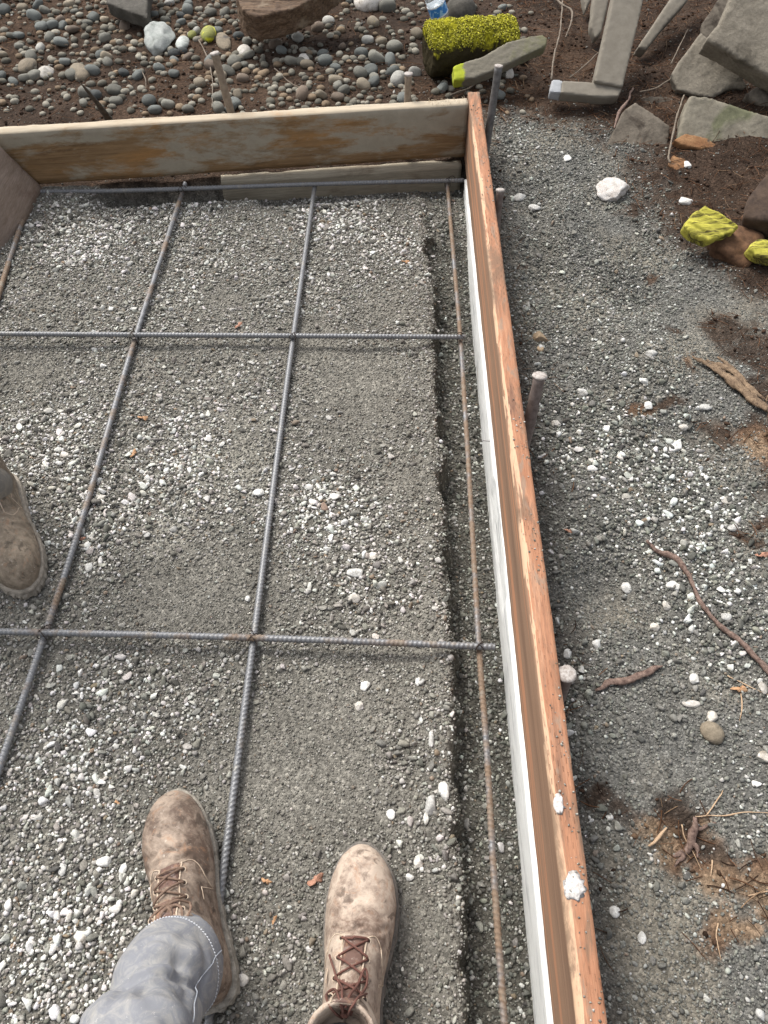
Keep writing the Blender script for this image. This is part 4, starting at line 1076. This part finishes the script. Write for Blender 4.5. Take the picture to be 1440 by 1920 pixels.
# ------------------------------------------------------------------ slabs of broken concrete and timber
def slab(pts, z, n, th, m, label, cat, name, voxel=.006, amp=.004, fr=14, group=None, flat=False, anchor=None, amp2=0.0015):
    n = np.asarray(n, float); n /= np.linalg.norm(n)
    a = anchor or pts[0]; p0 = P(a[0], a[1], z)
    top = np.array([onplane(px, py, p0, n) for px, py in pts]); bot = top-n*th
    k = len(top); ar = sum(np.cross(top[i], top[(i+1) % k])[2] for i in range(k))
    v = np.vstack([top, bot]); f = [tuple(range(k)), tuple(range(2*k-1, k-1, -1))]+[(i, i+k, (i+1) % k+k, (i+1) % k) for i in range(k)]
    org = top.mean(0); v = v-org
    bm = bmesh.new(); vs = [bm.verts.new(q) for q in v]; [bm.faces.new([vs[i] for i in q]) for q in f]; bmesh.ops.recalc_face_normals(bm, faces=bm.faces)
    bmesh.ops.triangulate(bm, faces=bm.faces); vv = [q.co[:] for q in bm.verts]; ff = [[q.index for q in x.verts] for x in bm.faces]; bm.free()
    me = remesh(vv, ff, voxel, 2); displace(me, amp, fr, 5, int(abs(pts[0][0]))%97); displace(me, amp2, 90, 3, 3)
    return tag(link(name, me, m, origin=org), label, cat, group)
CGR = m_rock('old_concrete', (.155, .135, .105), (.235, .208, .165), (.10, .086, .066), sc=16, bd=.008)
CDK = m_rock('dark_slate', (.09, .074, .057), (.155, .132, .104), (.035, .026, .019), sc=14, bd=.008)
CMS = m_rock('mossy_concrete', (.13, .115, .088), (.20, .18, .14), (.11, .11, .066), sc=9, bd=.008)
GW = m_plain('grey_painted_timber', (.15, .132, .105), (.21, .188, .152), 30, .85, .002)
GWL = m_plain('pale_cut_end', (.26, .27, .28), (.38, .39, .40), 60, .8, .001)
slab([(1321, 74), (1352, 38), (1380, -30), (1700, -30), (1700, 190), (1500, 172), (1440, 141), (1400, 118), (1362, 95)], .30, (-.25, -.95, 1), .10, CGR, 'large grey concrete block in the top right corner resting on other rubble', 'concrete block', 'concrete_block', anchor=(1440, 100), voxel=.009, amp=.003)
slab([(1258, 140), (1272, 115), (1296, 85), (1315, 60), (1345, 88), (1370, 110), (1388, 132), (1402, 165), (1365, 166), (1336, 183), (1300, 177), (1268, 168)], .19, (-.25, -.95, 1), .05, CGR, 'pale grey broken slab with a pointed right end under the corner block', 'concrete slab', 'concrete_slab', anchor=(1320, 130), voxel=.006)
slab([(1294, 178), (1330, 182), (1400, 205), (1470, 225), (1640, 270), (1640, 330), (1440, 300), (1350, 280), (1268, 262), (1280, 215)], .14, (-.2, -.95, 1), .08, CMS, 'green tinged mossy slab with a raised edge at the right side', 'concrete slab', 'mossy_slab', anchor=(1380, 240), voxel=.007)
slab([(1130, 288), (1150, 245), (1170, 205), (1192, 190), (1225, 212), (1257, 237), (1250, 290), (1215, 300), (1160, 302)], .105, (-.2, -.85, 1), .05, CDK, 'dark brown grey triangular slab leaning beside the gravel', 'stone slab', 'stone_slab', anchor=(1200, 250), voxel=.006)
slab([(1395, 178), (1420, 160), (1640, 120), (1640, 260), (1440, 205)], .17, (-.2, -.8, 1), .06, CDK, 'dark rock wedged between the corner block and mossy slab at the right edge', 'rock', 'rock', anchor=(1430, 180), voxel=.008)
slab([(1203, 183), (1240, 180), (1285, 190), (1275, 225), (1235, 215), (1212, 200)], .10, (0, -.7, 1), .04, CDK, 'dark crumbly rock between the dark slab and mossy slab', 'rock', 'rock', anchor=(1240, 200), voxel=.006, amp=.008)
slab([(1316, 72), (1315, 45), (1345, 0), (1370, -40), (1400, -40), (1362, 38), (1328, 80)], .24, (-.4, -.8, 1), .05, CDK, 'dark side piece of rubble left of the corner block', 'concrete piece', 'concrete_piece', anchor=(1340, 40), voxel=.006)
CO = m_rock('orange_sandy_stone', (.25, .115, .05), (.38, .21, .10), (.12, .085, .06), sc=30)
slab([(1262, 262), (1285, 250), (1325, 258), (1350, 275), (1315, 279), (1280, 272)], .115, (0, -.5, 1), .025, CO, 'orange brown chip lying against the lower left edge of the mossy slab', 'stone chip', 'stone_chip', voxel=.004)
slab([(1252, 308), (1262, 290), (1285, 298), (1290, 312), (1270, 320)], .09, (0, -.3, 1), .02, CO, 'small orange chip on soil under the mossy slab', 'stone chip', 'stone_chip', voxel=.004)
slab([(1290, 295), (1320, 300), (1345, 315), (1320, 322), (1298, 316)], .09, (0, -.3, 1), .015, CMS, 'thin greenish flake of stone on soil under the mossy slab', 'stone chip', 'stone_chip', voxel=.004)
# grey painted timber frame: leg and foot
fr_ = empty('timber_frame', P(1140, 170, .12))
def beam(name, pts, z, n, th, m, parent, voxel=.005, anchor=None):
    o = slab(pts, z, n, th, m, None, None, name, voxel=voxel, amp=.0012, anchor=anchor, amp2=.0005)
    l = o.location.copy(); o.parent = parent; o.location = l-parent.location; return o
beam('leg', [(1114, 152), (1128, 90), (1142, 30), (1160, -60), (1222, -60), (1207, 0), (1188, 80), (1168, 163)], .17, (0, -.75, 1), .05, GW, fr_, anchor=(1140, 155))
beam('foot', [(1055, 150), (1113, 154), (1168, 164), (1160, 180), (1130, 182), (1052, 174)], .155, (0, -.5, 1), .04, GW, fr_, anchor=(1110, 165))
beam('foot_end', [(1035, 148), (1056, 150), (1053, 174), (1031, 172)], .156, (0, -.5, 1), .04, GWL, fr_, anchor=(1045, 160))
tag(fr_, 'grey timber frame with a wide leg and a low foot standing on needle litter', 'timber frame')
tag(slab([(1196, 88), (1222, 50), (1262, -10), (1300, -60), (1335, -60), (1290, 0), (1245, 50), (1212, 93)], .17, (.1, -.7, 1), .05, GW, None, None, 'timber_beam', amp=.0015, anchor=(1210, 80)), 'dark grey beam slanting off behind the timber frame toward the top edge', 'beam', 'grey beams behind the frame')
tag(slab([(1117, 72), (1107, 50), (1112, 0), (1120, -60), (1150, -60), (1140, 10), (1128, 60)], .16, (0, -.7, 1), .04, GW, None, None, 'timber_beam', amp=.0015, anchor=(1120, 60)), 'short grey beam just left of the timber frame leg', 'beam', 'grey beams behind the frame')
tag(slab([(1098, 20), (1092, -10), (1095, -60), (1112, -60), (1108, 0)], .16, (0, -.7, 1), .04, GW, None, None, 'timber_beam', amp=.0015, anchor=(1100, 10)), 'narrow end of a grey beam at the top edge left of the other beams', 'beam', 'grey beams behind the frame')
# split timber at the top, grey flat stone
BT = m_wood('rotten_timber', (.035, .022, .015), (.19, .125, .08), [((14, 14, 14), .54, .64, (.22, .17, .12), .7, 2.0), ((20, 20, 20), .58, .68, (.05, .03, .02), .8, 5.0)], L=(5, 60, 60))
slab([(455, 20), (441, -10), (440, -60), (660, -60), (600, -8), (545, 18), (480, 32)], .26, (.05, -.25, 1), .09, BT, 'splintered brown split timber corner at the top edge', 'timber', 'split_timber', anchor=(480, 0), voxel=.004, amp=.005, fr=12, amp2=.002)
slab([(187, -60), (200, 5), (238, 20), (277, 33), (277, 0), (290, -60)], .17, (0, -.2, 1), .05, RKD, 'dark flat stone slab at the top left edge', 'stone slab', 'stone_slab', anchor=(230, 10), voxel=.006)
tb_ = D.objects['split_timber']; q_ = getv(tb_.data); n_ = getn(tb_.data)
setv(tb_.data, q_+n_*(.006*fbm(q_[:, 0]*5+q_[:, 1]*2, q_[:, 1]*70, q_[:, 2]*70, 3, 6))[:, None])
# mossy log
def roundlog(pa, pb, ra, rb, m, label, lump=.010):
    c = spline([pa, pb], 40); org = c.mean(0)
    rad = np.interp(np.linspace(0, 1, 40), [0, .02, .06, .94, .98, 1], [ra*.86, ra*.97, ra, rb, rb*.96, rb*.84])
    v, f = tube(c-org, rad, 30); me = remesh(v, f, .004, 2); displace(me, lump, 14, 4, 2); displace(me, .005, 60, 3, 3)
    vv = getv(me); nn = getn(me); fuzz = .005*np.clip(fbm(vv[:, 0]*110, vv[:, 1]*110, vv[:, 2]*110, 3, 7)+.2, 0, 1)*sst(-.01, .03, vv[:, 2]); setv(me, vv+nn*fuzz[:, None])
    return tag(link('mossy_log', me, m, origin=org), label, 'log')
ga = P(800, 95, .165); gb = P(962, 78, .165)
roundlog(ga, gb, .086, .074, m_moss('log_moss', .0, .55, (.72, .66, .05), (.022, .018, .010), .022, .05, .034, (.33, .31, .02)), 'thick log section covered in bright yellow green moss beyond the corner')
def tufts(o, n, zt, cols_, r0=.0015, r1=.0045, name='moss'):
    me = o.data; v = getv(me); nn = getn(me); sc_ = fbm(v[:, 0]*18, v[:, 1]*18, v[:, 2]*18, 3, 4)
    w = (sst(zt, zt+.05, v[:, 2]+.035*sc_)*(sst(-.25, .1, sc_)*.85+.15)); w = w/w.sum(); k = rng.choice(len(v), n, p=w)
    base, f = I1; V = []; sz = rng.uniform(r0, r1, n)*rng.uniform(.6, 1, n)
    R_ = rand_rot(n); loc = np.einsum('nij,kj->nki', R_, base*np.array([1, .7, .5]))*sz[:, None, None]+(v[k]+nn[k]*rng.uniform(0, .003, (n, 1)))[:, None, :]
    cc_ = np.array(cols_)[rng.integers(0, len(cols_), n)]*rng.uniform(.7, 1.2, (n, 1))
    ff = f[None]+(np.arange(n)*12)[:, None, None]
    link(name, npmesh(name, loc.reshape(-1, 3), ff.reshape(-1, 3), False, np.clip(np.repeat(cc_, 12, 0), 0, .85)), MS, o)
tufts(D.objects['mossy_log'], 6500, .015, [(.52, .49, .05), (.42, .40, .04), (.24, .23, .03), (.12, .11, .03), (.60, .56, .10)])
# split plank with mossy ends
SPK = NT('split_plank_wood'); _v = SPK.coord(); _n = SPK.noise(SPK.coord(scale=(6, 40, 40)), 4, 6, .7, .5); _n2 = SPK.noise(_v, 40, 6, .7)
_c = SPK.mix(_n, (.10, .09, .065), (.25, .225, .18)); _x = SPK.sep(_v)[0]
_c = SPK.mix(SPK.ramp(SPK.math('ADD', SPK.math('MULTIPLY', _x, -5.0), SPK.math('MULTIPLY', SPK.math('SUBTRACT', _n2, .5), .25)), [(.60, 0.0), (.64, 1.0)]), _c, SPK.mix(_n2, (.16, .19, .02), (.50, .55, .04)))
_c = SPK.mix(SPK.ramp(SPK.math('ADD', _x, SPK.math('MULTIPLY', SPK.math('SUBTRACT', _n2, .5), .5)), [(.02, 0.0), (.2, .55)]), _c, (.13, .14, .035))
MSPK = SPK.done(_c, .9, SPK.bump(_n2, .7, .004))
slab([(850, 124), (876, 114), (905, 106), (922, 96), (950, 80), (990, 68), (1018, 64), (1027, 72), (1024, 86), (985, 104), (935, 128), (890, 146), (852, 150)], .19, (0, -.75, 1), .05, MSPK, 'split weathered plank with a yellow mossy left end leaning on the log', 'plank', 'split_plank', anchor=(930, 115), voxel=.0045, amp=.003)
# yellow mossy wood chunk and rotten clumps
_y = NT('yellow_mossy_wood'); _tc = _y.n('ShaderNodeTexCoord'); _mp = _y.n('ShaderNodeMapping', i_Vector=_tc.outputs['Object']); _mp.inputs['Rotation'].default_value = (0, 0, math.radians(32)); _mp.inputs['Scale'].default_value = (6, 80, 20)
_st = _y.noise(_mp.outputs[0], 1.0, 6, .7, .3); _n9 = _y.noise(_tc.outputs['Object'], 120, 5, .8)
_cy = _y.mix(_y.ramp(_st, [(.40, 0.0), (.52, 1.0)]), (.085, .07, .02), _y.mix(_n9, (.34, .31, .035), (.58, .53, .10)))
MYW = _y.done(_cy, .92, _y.bump(_st, .9, .006, _y.bump(_n9, .5, .002)))
MY = m_moss('yellow_moss', -.2, .5, (.74, .68, .07), (.07, .06, .015), -.03, .05, .03, (.42, .39, .035))
slab([(1284, 424), (1298, 400), (1322, 386), (1350, 398), (1386, 424), (1372, 436), (1330, 450), (1300, 440)], .135, (-.1, -.6, 1), .04, MYW, 'chunk of wood coated in bright yellow moss on the right side', 'mossy wood', 'mossy_wood', anchor=(1330, 420), voxel=.004, amp=.003, fr=20, amp2=.002)
mw_ = D.objects['mossy_wood']; q_ = getv(mw_.data); n_ = getn(mw_.data)
setv(mw_.data, q_+n_*(.008*fbm((q_[:, 0]-.7*q_[:, 1])*4, (q_[:, 0]*.6+q_[:, 1])*70, 0, 3, 6))[:, None])
slab([(1405, 462), (1420, 448), (1450, 450), (1480, 470), (1450, 484), (1415, 476)], .115, (0, -.4, 1), .04, MYW, 'second piece of yellow mossy wood cut by the right edge', 'mossy wood', 'mossy_wood', anchor=(1430, 460), voxel=.005, amp=.006, fr=26, amp2=.004)
CR = m_plain('rotten_red_brown_wood', (.05, .026, .015), (.16, .085, .045), 45, .95, .006)
rock(1375, 470, 48, 38, 'round', CR, 'crumbling heap of red brown rotten wood beside the yellow mossy wood', 'rotten wood', rough=.5, name='rotten_wood', thick=.7)
rock(1425, 425, 30, 26, 'round', CR, 'smaller clump of rotten wood at the right edge above the heap', 'rotten wood', rough=.5, name='rotten_wood', thick=.7)
BK = m_plain('dark_bark', (.025, .016, .012), (.09, .06, .042), 30, .9, .006)
slab([(1395, 408), (1405, 370), (1425, 340), (1460, 300), (1560, 300), (1560, 420), (1440, 415)], .16, (-.4, -.4, 1), .08, BK, 'dark rotten stump piece at the right edge above the mossy wood', 'stump', 'rotten_stump', anchor=(1425, 380), voxel=.007, amp=.012)
# splintered bark on the right
def stick(px, z, rad, m, label, cat, name='root', flat=1.0, seg=8, rough=.25, n=None, group=None):
    pts = [PG(a, b, z if not hasattr(z, '__len__') else z[i]) for i, (a, b) in enumerate(px)]
    L = sum(np.linalg.norm(np.array(pts[i+1])-pts[i]) for i in range(len(pts)-1)); n = n or max(14, int(L/.006))
    c = spline(pts, n); rr_ = np.interp(np.linspace(0, 1, n), np.linspace(0, 1, len(rad)), rad); s = np.linspace(0, L, n)
    rr_ = rr_*(1+rough*fbm(s*40, 0*s+px[0][0], 0, 3, 5)); c = c+np.stack([fbm(s*30, 1+0*s, 0, 2, 8), fbm(s*30, 9+0*s, 0, 2, 9), 0*s], -1)*(.004 if m is RT else .0012)
    org = c.mean(0); me = from_lists(name, *tube(c-org, rr_, seg, None, flat)); displace(me, max(rad)*.42, 160, 4, 2); displace(me, max(rad)*.35, 45, 2, 4)
    return tag(link(name, me, m, origin=org), label, cat, group)
RT = m_plain('red_brown_root', (.05, .027, .022), (.25, .175, .14), 160, .8, .003)
RT2 = m_plain('pale_rootlet', (.32, .21, .13), (.52, .38, .25), 90, .85, .001)
RT3 = m_plain('grey_twig', (.10, .08, .06), (.22, .18, .14), 90, .85, .001)
BKL = m_plain('splintered_bark', (.05, .03, .02), (.27, .19, .12), 110, .9, .005)
sb = empty('splintered_bark', PG(1380, 720)); 
for pp, rad in (([(1298, 668), (1335, 688), (1375, 715), (1420, 755), (1450, 772)], [.003, .011, .014, .014, .010]), ([(1325, 675), (1360, 690), (1400, 716)], [.004, .009, .004]), ([(1345, 668), (1372, 690), (1410, 730), (1440, 752)], [.003, .007, .008, .003])):
    o = stick(pp, [.012]*len(pp), rad, BKL, None, None, 'splinter', .45); o.location = o.location-sb.location; o.parent = sb
tag(sb, 'splintered piece of brown bark lying on the right bank', 'bark')
stick([(1214, 1012), (1234, 1034), (1268, 1045), (1290, 1076), (1308, 1120), (1345, 1165), (1385, 1200), (1440, 1262), (1500, 1330)], .008, [.0015, .0045, .006, .0045, .004, .0045, .005, .006, .006], RT, 'long curved red brown root crossing the gravel at the right', 'root', seg=10)
stick([(1119, 1292), (1150, 1280), (1190, 1270), (1225, 1254), (1244, 1247)], .006, [.0015, .0075, .0050, .0065, .001], RT, 'short curled strip of dark bark on the gravel right of the round stake head', 'bark strip', 'bark_strip', .4)
rs_ = empty('root', PG(1292, 1580)); tag(rs_, 'thick forked broken root stub in the tan soil patch', 'root')
for pp_, zz_, rd_ in (([(1305, 1528), (1304, 1556), (1297, 1580), (1284, 1596), (1262, 1606)], [.006, .008, .006, .003, -.002], [.003, .0060, .0055, .0065, .002]),
                      ([(1298, 1574), (1309, 1590), (1312, 1612)], [.005, .003, .0], [.0045, .003, .0012]), ([(1284, 1594), (1280, 1612), (1266, 1628)], [.003, .002, .0], [.004, .0025, .001]), ([(1304, 1548), (1320, 1553), (1345, 1545)], [.005, .004, .001], [.003, .002, .001])):
    o = stick(pp_, zz_, rd_, RT, None, None, 'root_branch', .8, seg=12); o.location = o.location-rs_.location; o.parent = rs_
for i, (pp, lb) in enumerate((([(1304, 1530), (1335, 1530), (1368, 1528), (1400, 1522), (1470, 1526)], 'thin pale rootlet running right from the broken root stub'), ([(1325, 1528), (1340, 1508), (1352, 1492), (1355, 1482)], 'thin rootlet curling upward above the broken root stub'),
      ([(1279, 1545), (1284, 1570), (1298, 1595), (1314, 1630)], 'pale rootlet running down beside the broken root stub'), ([(1336, 1612), (1334, 1645)], 'short straight pale rootlet below the root stub'),
      ([(1404, 1678), (1425, 1675), (1460, 1668)], 'pale rootlet on tan soil at the right edge'), ([(1347, 1730), (1344, 1755), (1352, 1800)], 'hair thin forked rootlet on dark gravel at lower right'), ([(1364, 1266), (1400, 1285), (1445, 1305)], 'straight pale straw above the dried orange leaf'),
      ([(1390, 1300), (1392, 1330), (1386, 1352)], 'short straw under the dried orange leaf'))):
    stick(pp, .003, [.0011, .0009, .0005], RT2, lb, 'rootlet', 'rootlet', seg=6)
stick([(1217, 1585), (1235, 1572), (1250, 1552)], .006, [.0016, .0026, .0018], RT2, 'small twig lying across the tan soil left of the root stub', 'twig', 'twig')
for pp, rad, lb in (([(1055, 2), (1050, 60), (1040, 100), (1033, 150)], [.0028, .0028, .003, .003], 'thin straight stick rising from the foot of the timber frame'),
      ([(1025, -30), (1050, 5), (1072, 20), (1070, 45), (1060, 70)], [.004, .004, .003, .002], 'forked grey twig left of the beams at the top edge'), ([(1283, 178), (1272, 210), (1262, 250), (1254, 292), (1256, 305)], [.0028, .003, .003, .003], 'long thin vine hanging down across the dark slab'),
      ([(1188, 165), (1176, 190), (1160, 215), (1152, 240)], [.003, .004, .006, .002], 'crooked root hanging from the timber frame toward the gravel'), ([(1258, 148), (1230, 165), (1200, 172)], [.002, .002, .002], 'thin rootlet between the pale slab and the timber frame'),
      ([(1122, 98), (1100, 120), (1068, 146)], [.0018, .0018, .0018], 'thin twig leaning on the frame foot from behind'), ([(1290, 55), (1275, 85), (1258, 120)], [.002, .002, .002], 'thin dark twig left of the corner block'),
      ([(265, 130), (273, 150), (274, 168)], [.0015, .0015, .001], 'thin stem upright among stones beyond the back board'), ([(373, 75), (390, 110), (398, 150), (398, 202)], [.002, .0022, .002, .002], 'thin pale tendril beside the pale wooden stake'),
      ([(515, 128), (545, 155), (585, 175)], [.0018, .0018, .001], 'thin twig on soil beyond the back board, right of the wooden stake'), ([(845, 178), (880, 165), (897, 150)], [.003, .003, .002], 'brown twig on soil behind the corner')):
    stick(pp, [.03 if pp[0][0] > 1040 or pp[0][0] == 1025 else .012]*len(pp), rad, RT3 if pp[0][0] != 1188 else RT, lb, 'twig', 'twig', seg=6)

# plastic bottle with a blue label, behind the log
e = empty('plastic_bottle', P(812, 22, .20)); bt = P(812, -8, .235)-P(826, 30, .17); bo = P(812, -8, .235); be = P(826, 32, .165)
ax = be-bo; ax /= np.linalg.norm(ax)
def seg(t0, t1, rads, m, name, n=20):
    c = spline([bo+ax*t0, bo+ax*t1], n)-np.array(e.location); me = from_lists(name, *tube(c, np.interp(np.linspace(0, 1, n), np.linspace(0, 1, len(rads)), rads), 24)); return link(name, me, m, e)
PL = NT('clear_plastic'); PL.b.inputs['Transmission Weight'].default_value = .75; PL.b.inputs['IOR'].default_value = 1.2; PLm = PL.done((.75, .8, .83), .12, spec=.5)
Lb = np.linalg.norm(be-bo)
seg(-.06, Lb+.02, [.031, .033, .032, .033, .032, .033, .026], PLm, 'body')
NB = NT('blue_label'); _v = NB.coord(); _w = NB.noise(_v, 30, 3); bl = NB.mix(NB.ramp(NB.noise(_v, 45, 2, .5, 1.5), [(.5, 0.0), (.54, 1.0)]), (.04, .20, .52), (.30, .52, .72))
BLm = NB.done(bl, .4); WLm = m_plain('white_label', (.7, .74, .76), (.8, .82, .84), 60, .4, .0003)
seg(Lb*.38, Lb*.80, [.0338, .0338], BLm, 'label_band'); seg(Lb*.33, Lb*.38, [.0341, .0341], WLm, 'label_border'); seg(Lb*.80, Lb*.85, [.0341, .0341], WLm, 'label_border')
tag(e, 'clear crumpled plastic bottle with a blue and white label behind the mossy log', 'bottle')

# dried leaves
def leaf(px, py, r, m, label, seed=0):
    q = PG(px, py, .006); rg = np.random.default_rng(int(px)+seed); rp = r*depth_of(q)/F; n = 22; V = [(0, 0, .002)]
    sp_ = rg.uniform(0, 6.28)
    for ring in (.5, 1.0):
        for i in range(n):
            a = i/n*2*math.pi; k = (1+.35*math.cos(2*a)+.22*math.sin(5*a+seed)+.10*rg.normal())*ring*rp*.8
            x, y = k*math.cos(a), k*.62*math.sin(a); V.append((x*math.cos(sp_)-y*math.sin(sp_), x*math.sin(sp_)+y*math.cos(sp_), .25*rp*ring*math.sin(2*a+seed)+.1*rp*rg.normal()*ring))
    Fq = [(0, 1+i, 1+(i+1) % n) for i in range(n)]+[(1+i, 1+n+i, 1+n+(i+1) % n, 1+(i+1) % n) for i in range(n)]
    o = link('dried_leaf', from_lists('leaf', V, Fq), m, origin=q); s = o.modifiers.new('t', 'SOLIDIFY'); s.thickness = .0006
    return tag(o, label, 'leaf', 'dried leaves')
LFR = m_plain('dried_leaf_red', (.30, .14, .09), (.42, .24, .17), 120, .8); LFO = m_plain('dried_leaf_orange', (.33, .17, .085), (.48, .30, .17), 120, .8)
leaf(592, 1650, 17, LFR, 'red brown curled leaf between the two boots'); leaf(499, 1652, 10, LFO, 'small torn orange leaf right of the long bar, near the boots'); leaf(514, 1725, 7, LFO, 'tiny orange leaf scrap between the boots, lower one')
leaf(1386, 1292, 14, LFO, 'orange dried leaf on gravel at the right edge'); leaf(268, 783, 10, LFO, 'tan leaf scrap beside the rusty bar'); leaf(447, 610, 9, LFR, 'pinkish leaf scrap above the middle cross bar'); leaf(150, 1010, 9, LFR, 'brown scrap right of the left muddy boot'); leaf(220, 1505, 6, LFO, 'tiny orange scrap upper left of the turned boot toe')
leaf(1430, 1040, 13, LFR, 'brown leaf at the right edge beside the long root'); leaf(1066, 995, 8, LFR, 'small brown leaf on gravel beside the orange board'); leaf(250, 850, 9, LFO, 'tan strip of leaf right of the rusty bar'); leaf(760, 490, 7, LFO, 'tiny tan leaf on gravel near the back right corner')

# needle and root litter on the bare soil
n = 26000; xy = np.column_stack([rng.uniform(-1.9, 2.2, n*2), rng.uniform(.1, 4.3, n*2)])
xy = xy[vis(xy, .1)]; x, y = xy.T
g_ = gravelness(x, y); w = (1-g_)*np.where(inside(x, y), 0, 1)*(.18+.82*np.clip(sst(.1, .5, x)*1.0+.15, 0, 1))*(.5+.5*fbm(x*4, y*4, 0, 3, 91)+.2)
bad = (y < yb(x)+.05)&(x < xb(y)+.04)
xy = xy[(rng.random(len(x)) < w)&~bad]; x, y = xy.T; n = len(x)
ln = rng.uniform(.012, .05, n); a = rng.uniform(0, np.pi, n)+.5*fbm(x*6, y*6, 0, 2, 95); wd = rng.uniform(.0004, .0011, n)
t = np.linspace(-.5, .5, 5); cv = rng.normal(0, .25, n)
px_ = x[:, None]+ln[:, None]*(t*np.cos(a)[:, None]-cv[:, None]*t**2*np.sin(a)[:, None]); py_ = y[:, None]+ln[:, None]*(t*np.sin(a)[:, None]+cv[:, None]*t**2*np.cos(a)[:, None])
pz_ = G(px_, py_)+.0015+rng.uniform(0, .010, n)[:, None]*(1+t*rng.normal(0, .8, (n, 1)))
nx_ = -np.sin(a)[:, None]*wd[:, None]; ny_ = np.cos(a)[:, None]*wd[:, None]
V = np.stack([np.stack([px_+nx_, py_+ny_, pz_], -1), np.stack([px_, py_, pz_+wd[:, None]*1.2], -1), np.stack([px_-nx_, py_-ny_, pz_], -1)], 2).reshape(n, 15, 3)
q = []
for i in range(4):
    for j in (0, 1, 2): q.append((i*3+j, i*3+(j+1) % 3, (i+1)*3+(j+1) % 3, (i+1)*3+j))
Fq = (np.array(q)[None]+(np.arange(n)*15)[:, None, None]).reshape(-1, 4)
pc = np.array([[.075, .037, .021], [.12, .062, .034], [.18, .10, .06], [.035, .02, .014], [.24, .16, .10]])[rng.choice(5, n, p=[.3, .28, .17, .18, .07])]
tag(link('needle_litter', npmesh('needle_litter', V.reshape(-1, 3), Fq, False, np.repeat(pc, 15, 0)), MS), 'fine brown conifer needles and root fibres scattered on the bare soil', 'needle litter', kind='stuff')
# soil crumbs
n = 60000; xy = np.column_stack([rng.uniform(-1.9, 2.2, n), rng.uniform(.1, 4.3, n)]); xy = xy[vis(xy, .1)]; x, y = xy.T
keep = (rng.random(len(x)) < (1-gravelness(x, y))*.55)&~((y < yb(x)+.05)&(x < xb(y)+.04)); xy = xy[keep]; x, y = xy.T
sz = .0015+.007*rng.random(len(x))**4
oc = 0
for b in ((1240, 1590, 45), (1210, 1560, 30), (1430, 1700, 70), (1200, 800, 30), (1420, 850, 40)): oc = np.maximum(oc, blob(x, y, *b))
cb = np.array([.042, .026, .018])*rng.uniform(.5, 1.7, (len(x), 1)); cb = cb+(np.array([.17, .11, .068])-cb)*np.clip(oc*1.2, 0, 1)[:, None]
v, f, c = stones(xy, sz, cb, I1, 2, 8, sink=.3)
tag(link('soil_crumbs', npmesh('soil_crumbs', v, f, False, c), MS), 'dark brown crumbs of soil on the bare ground', 'soil', kind='stuff')
print('rest', time.time()-T0)

# ------------------------------------------------------------------ camera, light, world
cam = D.cameras.new('camera'); co = D.objects.new('camera', cam); COL.objects.link(co); SC.camera = co
co.location = CAM; co.rotation_euler = (math.pi/2-PITCH, 0, 0)
cam.sensor_fit = 'VERTICAL'; cam.sensor_height = 24; cam.sensor_width = 18; cam.lens = F/1920*24; cam.clip_start = .02; cam.clip_end = 500
SC.render.resolution_x = 768; SC.render.resolution_y = 1024
az, elv = math.radians(-42), math.radians(54)       # light comes from behind the back board, left, high
dv = Vector((math.sin(az)*math.cos(elv), math.cos(az)*math.cos(elv), math.sin(elv)))
sl = D.lights.new('sun', 'SUN'); sl.energy = 1.8; sl.angle = math.radians(24); sl.color = (1, .965, .90)
so = D.objects.new('sun', sl); COL.objects.link(so); so.rotation_euler = dv.to_track_quat('Z', 'Y').to_euler()
W = D.worlds.new('World'); SC.world = W; W.use_nodes = True; nt = W.node_tree
sk = nt.nodes.new('ShaderNodeTexSky'); sk.sky_type = 'NISHITA'; sk.sun_disc = False; sk.sun_elevation = elv; sk.sun_rotation = az; sk.dust_density = 4; sk.air_density = 1.0
hs_ = nt.nodes.new('ShaderNodeHueSaturation'); hs_.inputs['Saturation'].default_value = .30; nt.links.new(sk.outputs[0], hs_.inputs['Color']); nt.links.new(hs_.outputs[0], nt.nodes['Background'].inputs[0]); nt.nodes['Background'].inputs[1].default_value = .14
SC.view_settings.view_transform = 'Standard'; SC.view_settings.look = 'None'; SC.view_settings.exposure = .92; SC.view_settings.gamma = 1
SC.cycles.max_bounces = 6; SC.cycles.diffuse_bounces = 3
print('done', time.time()-T0)
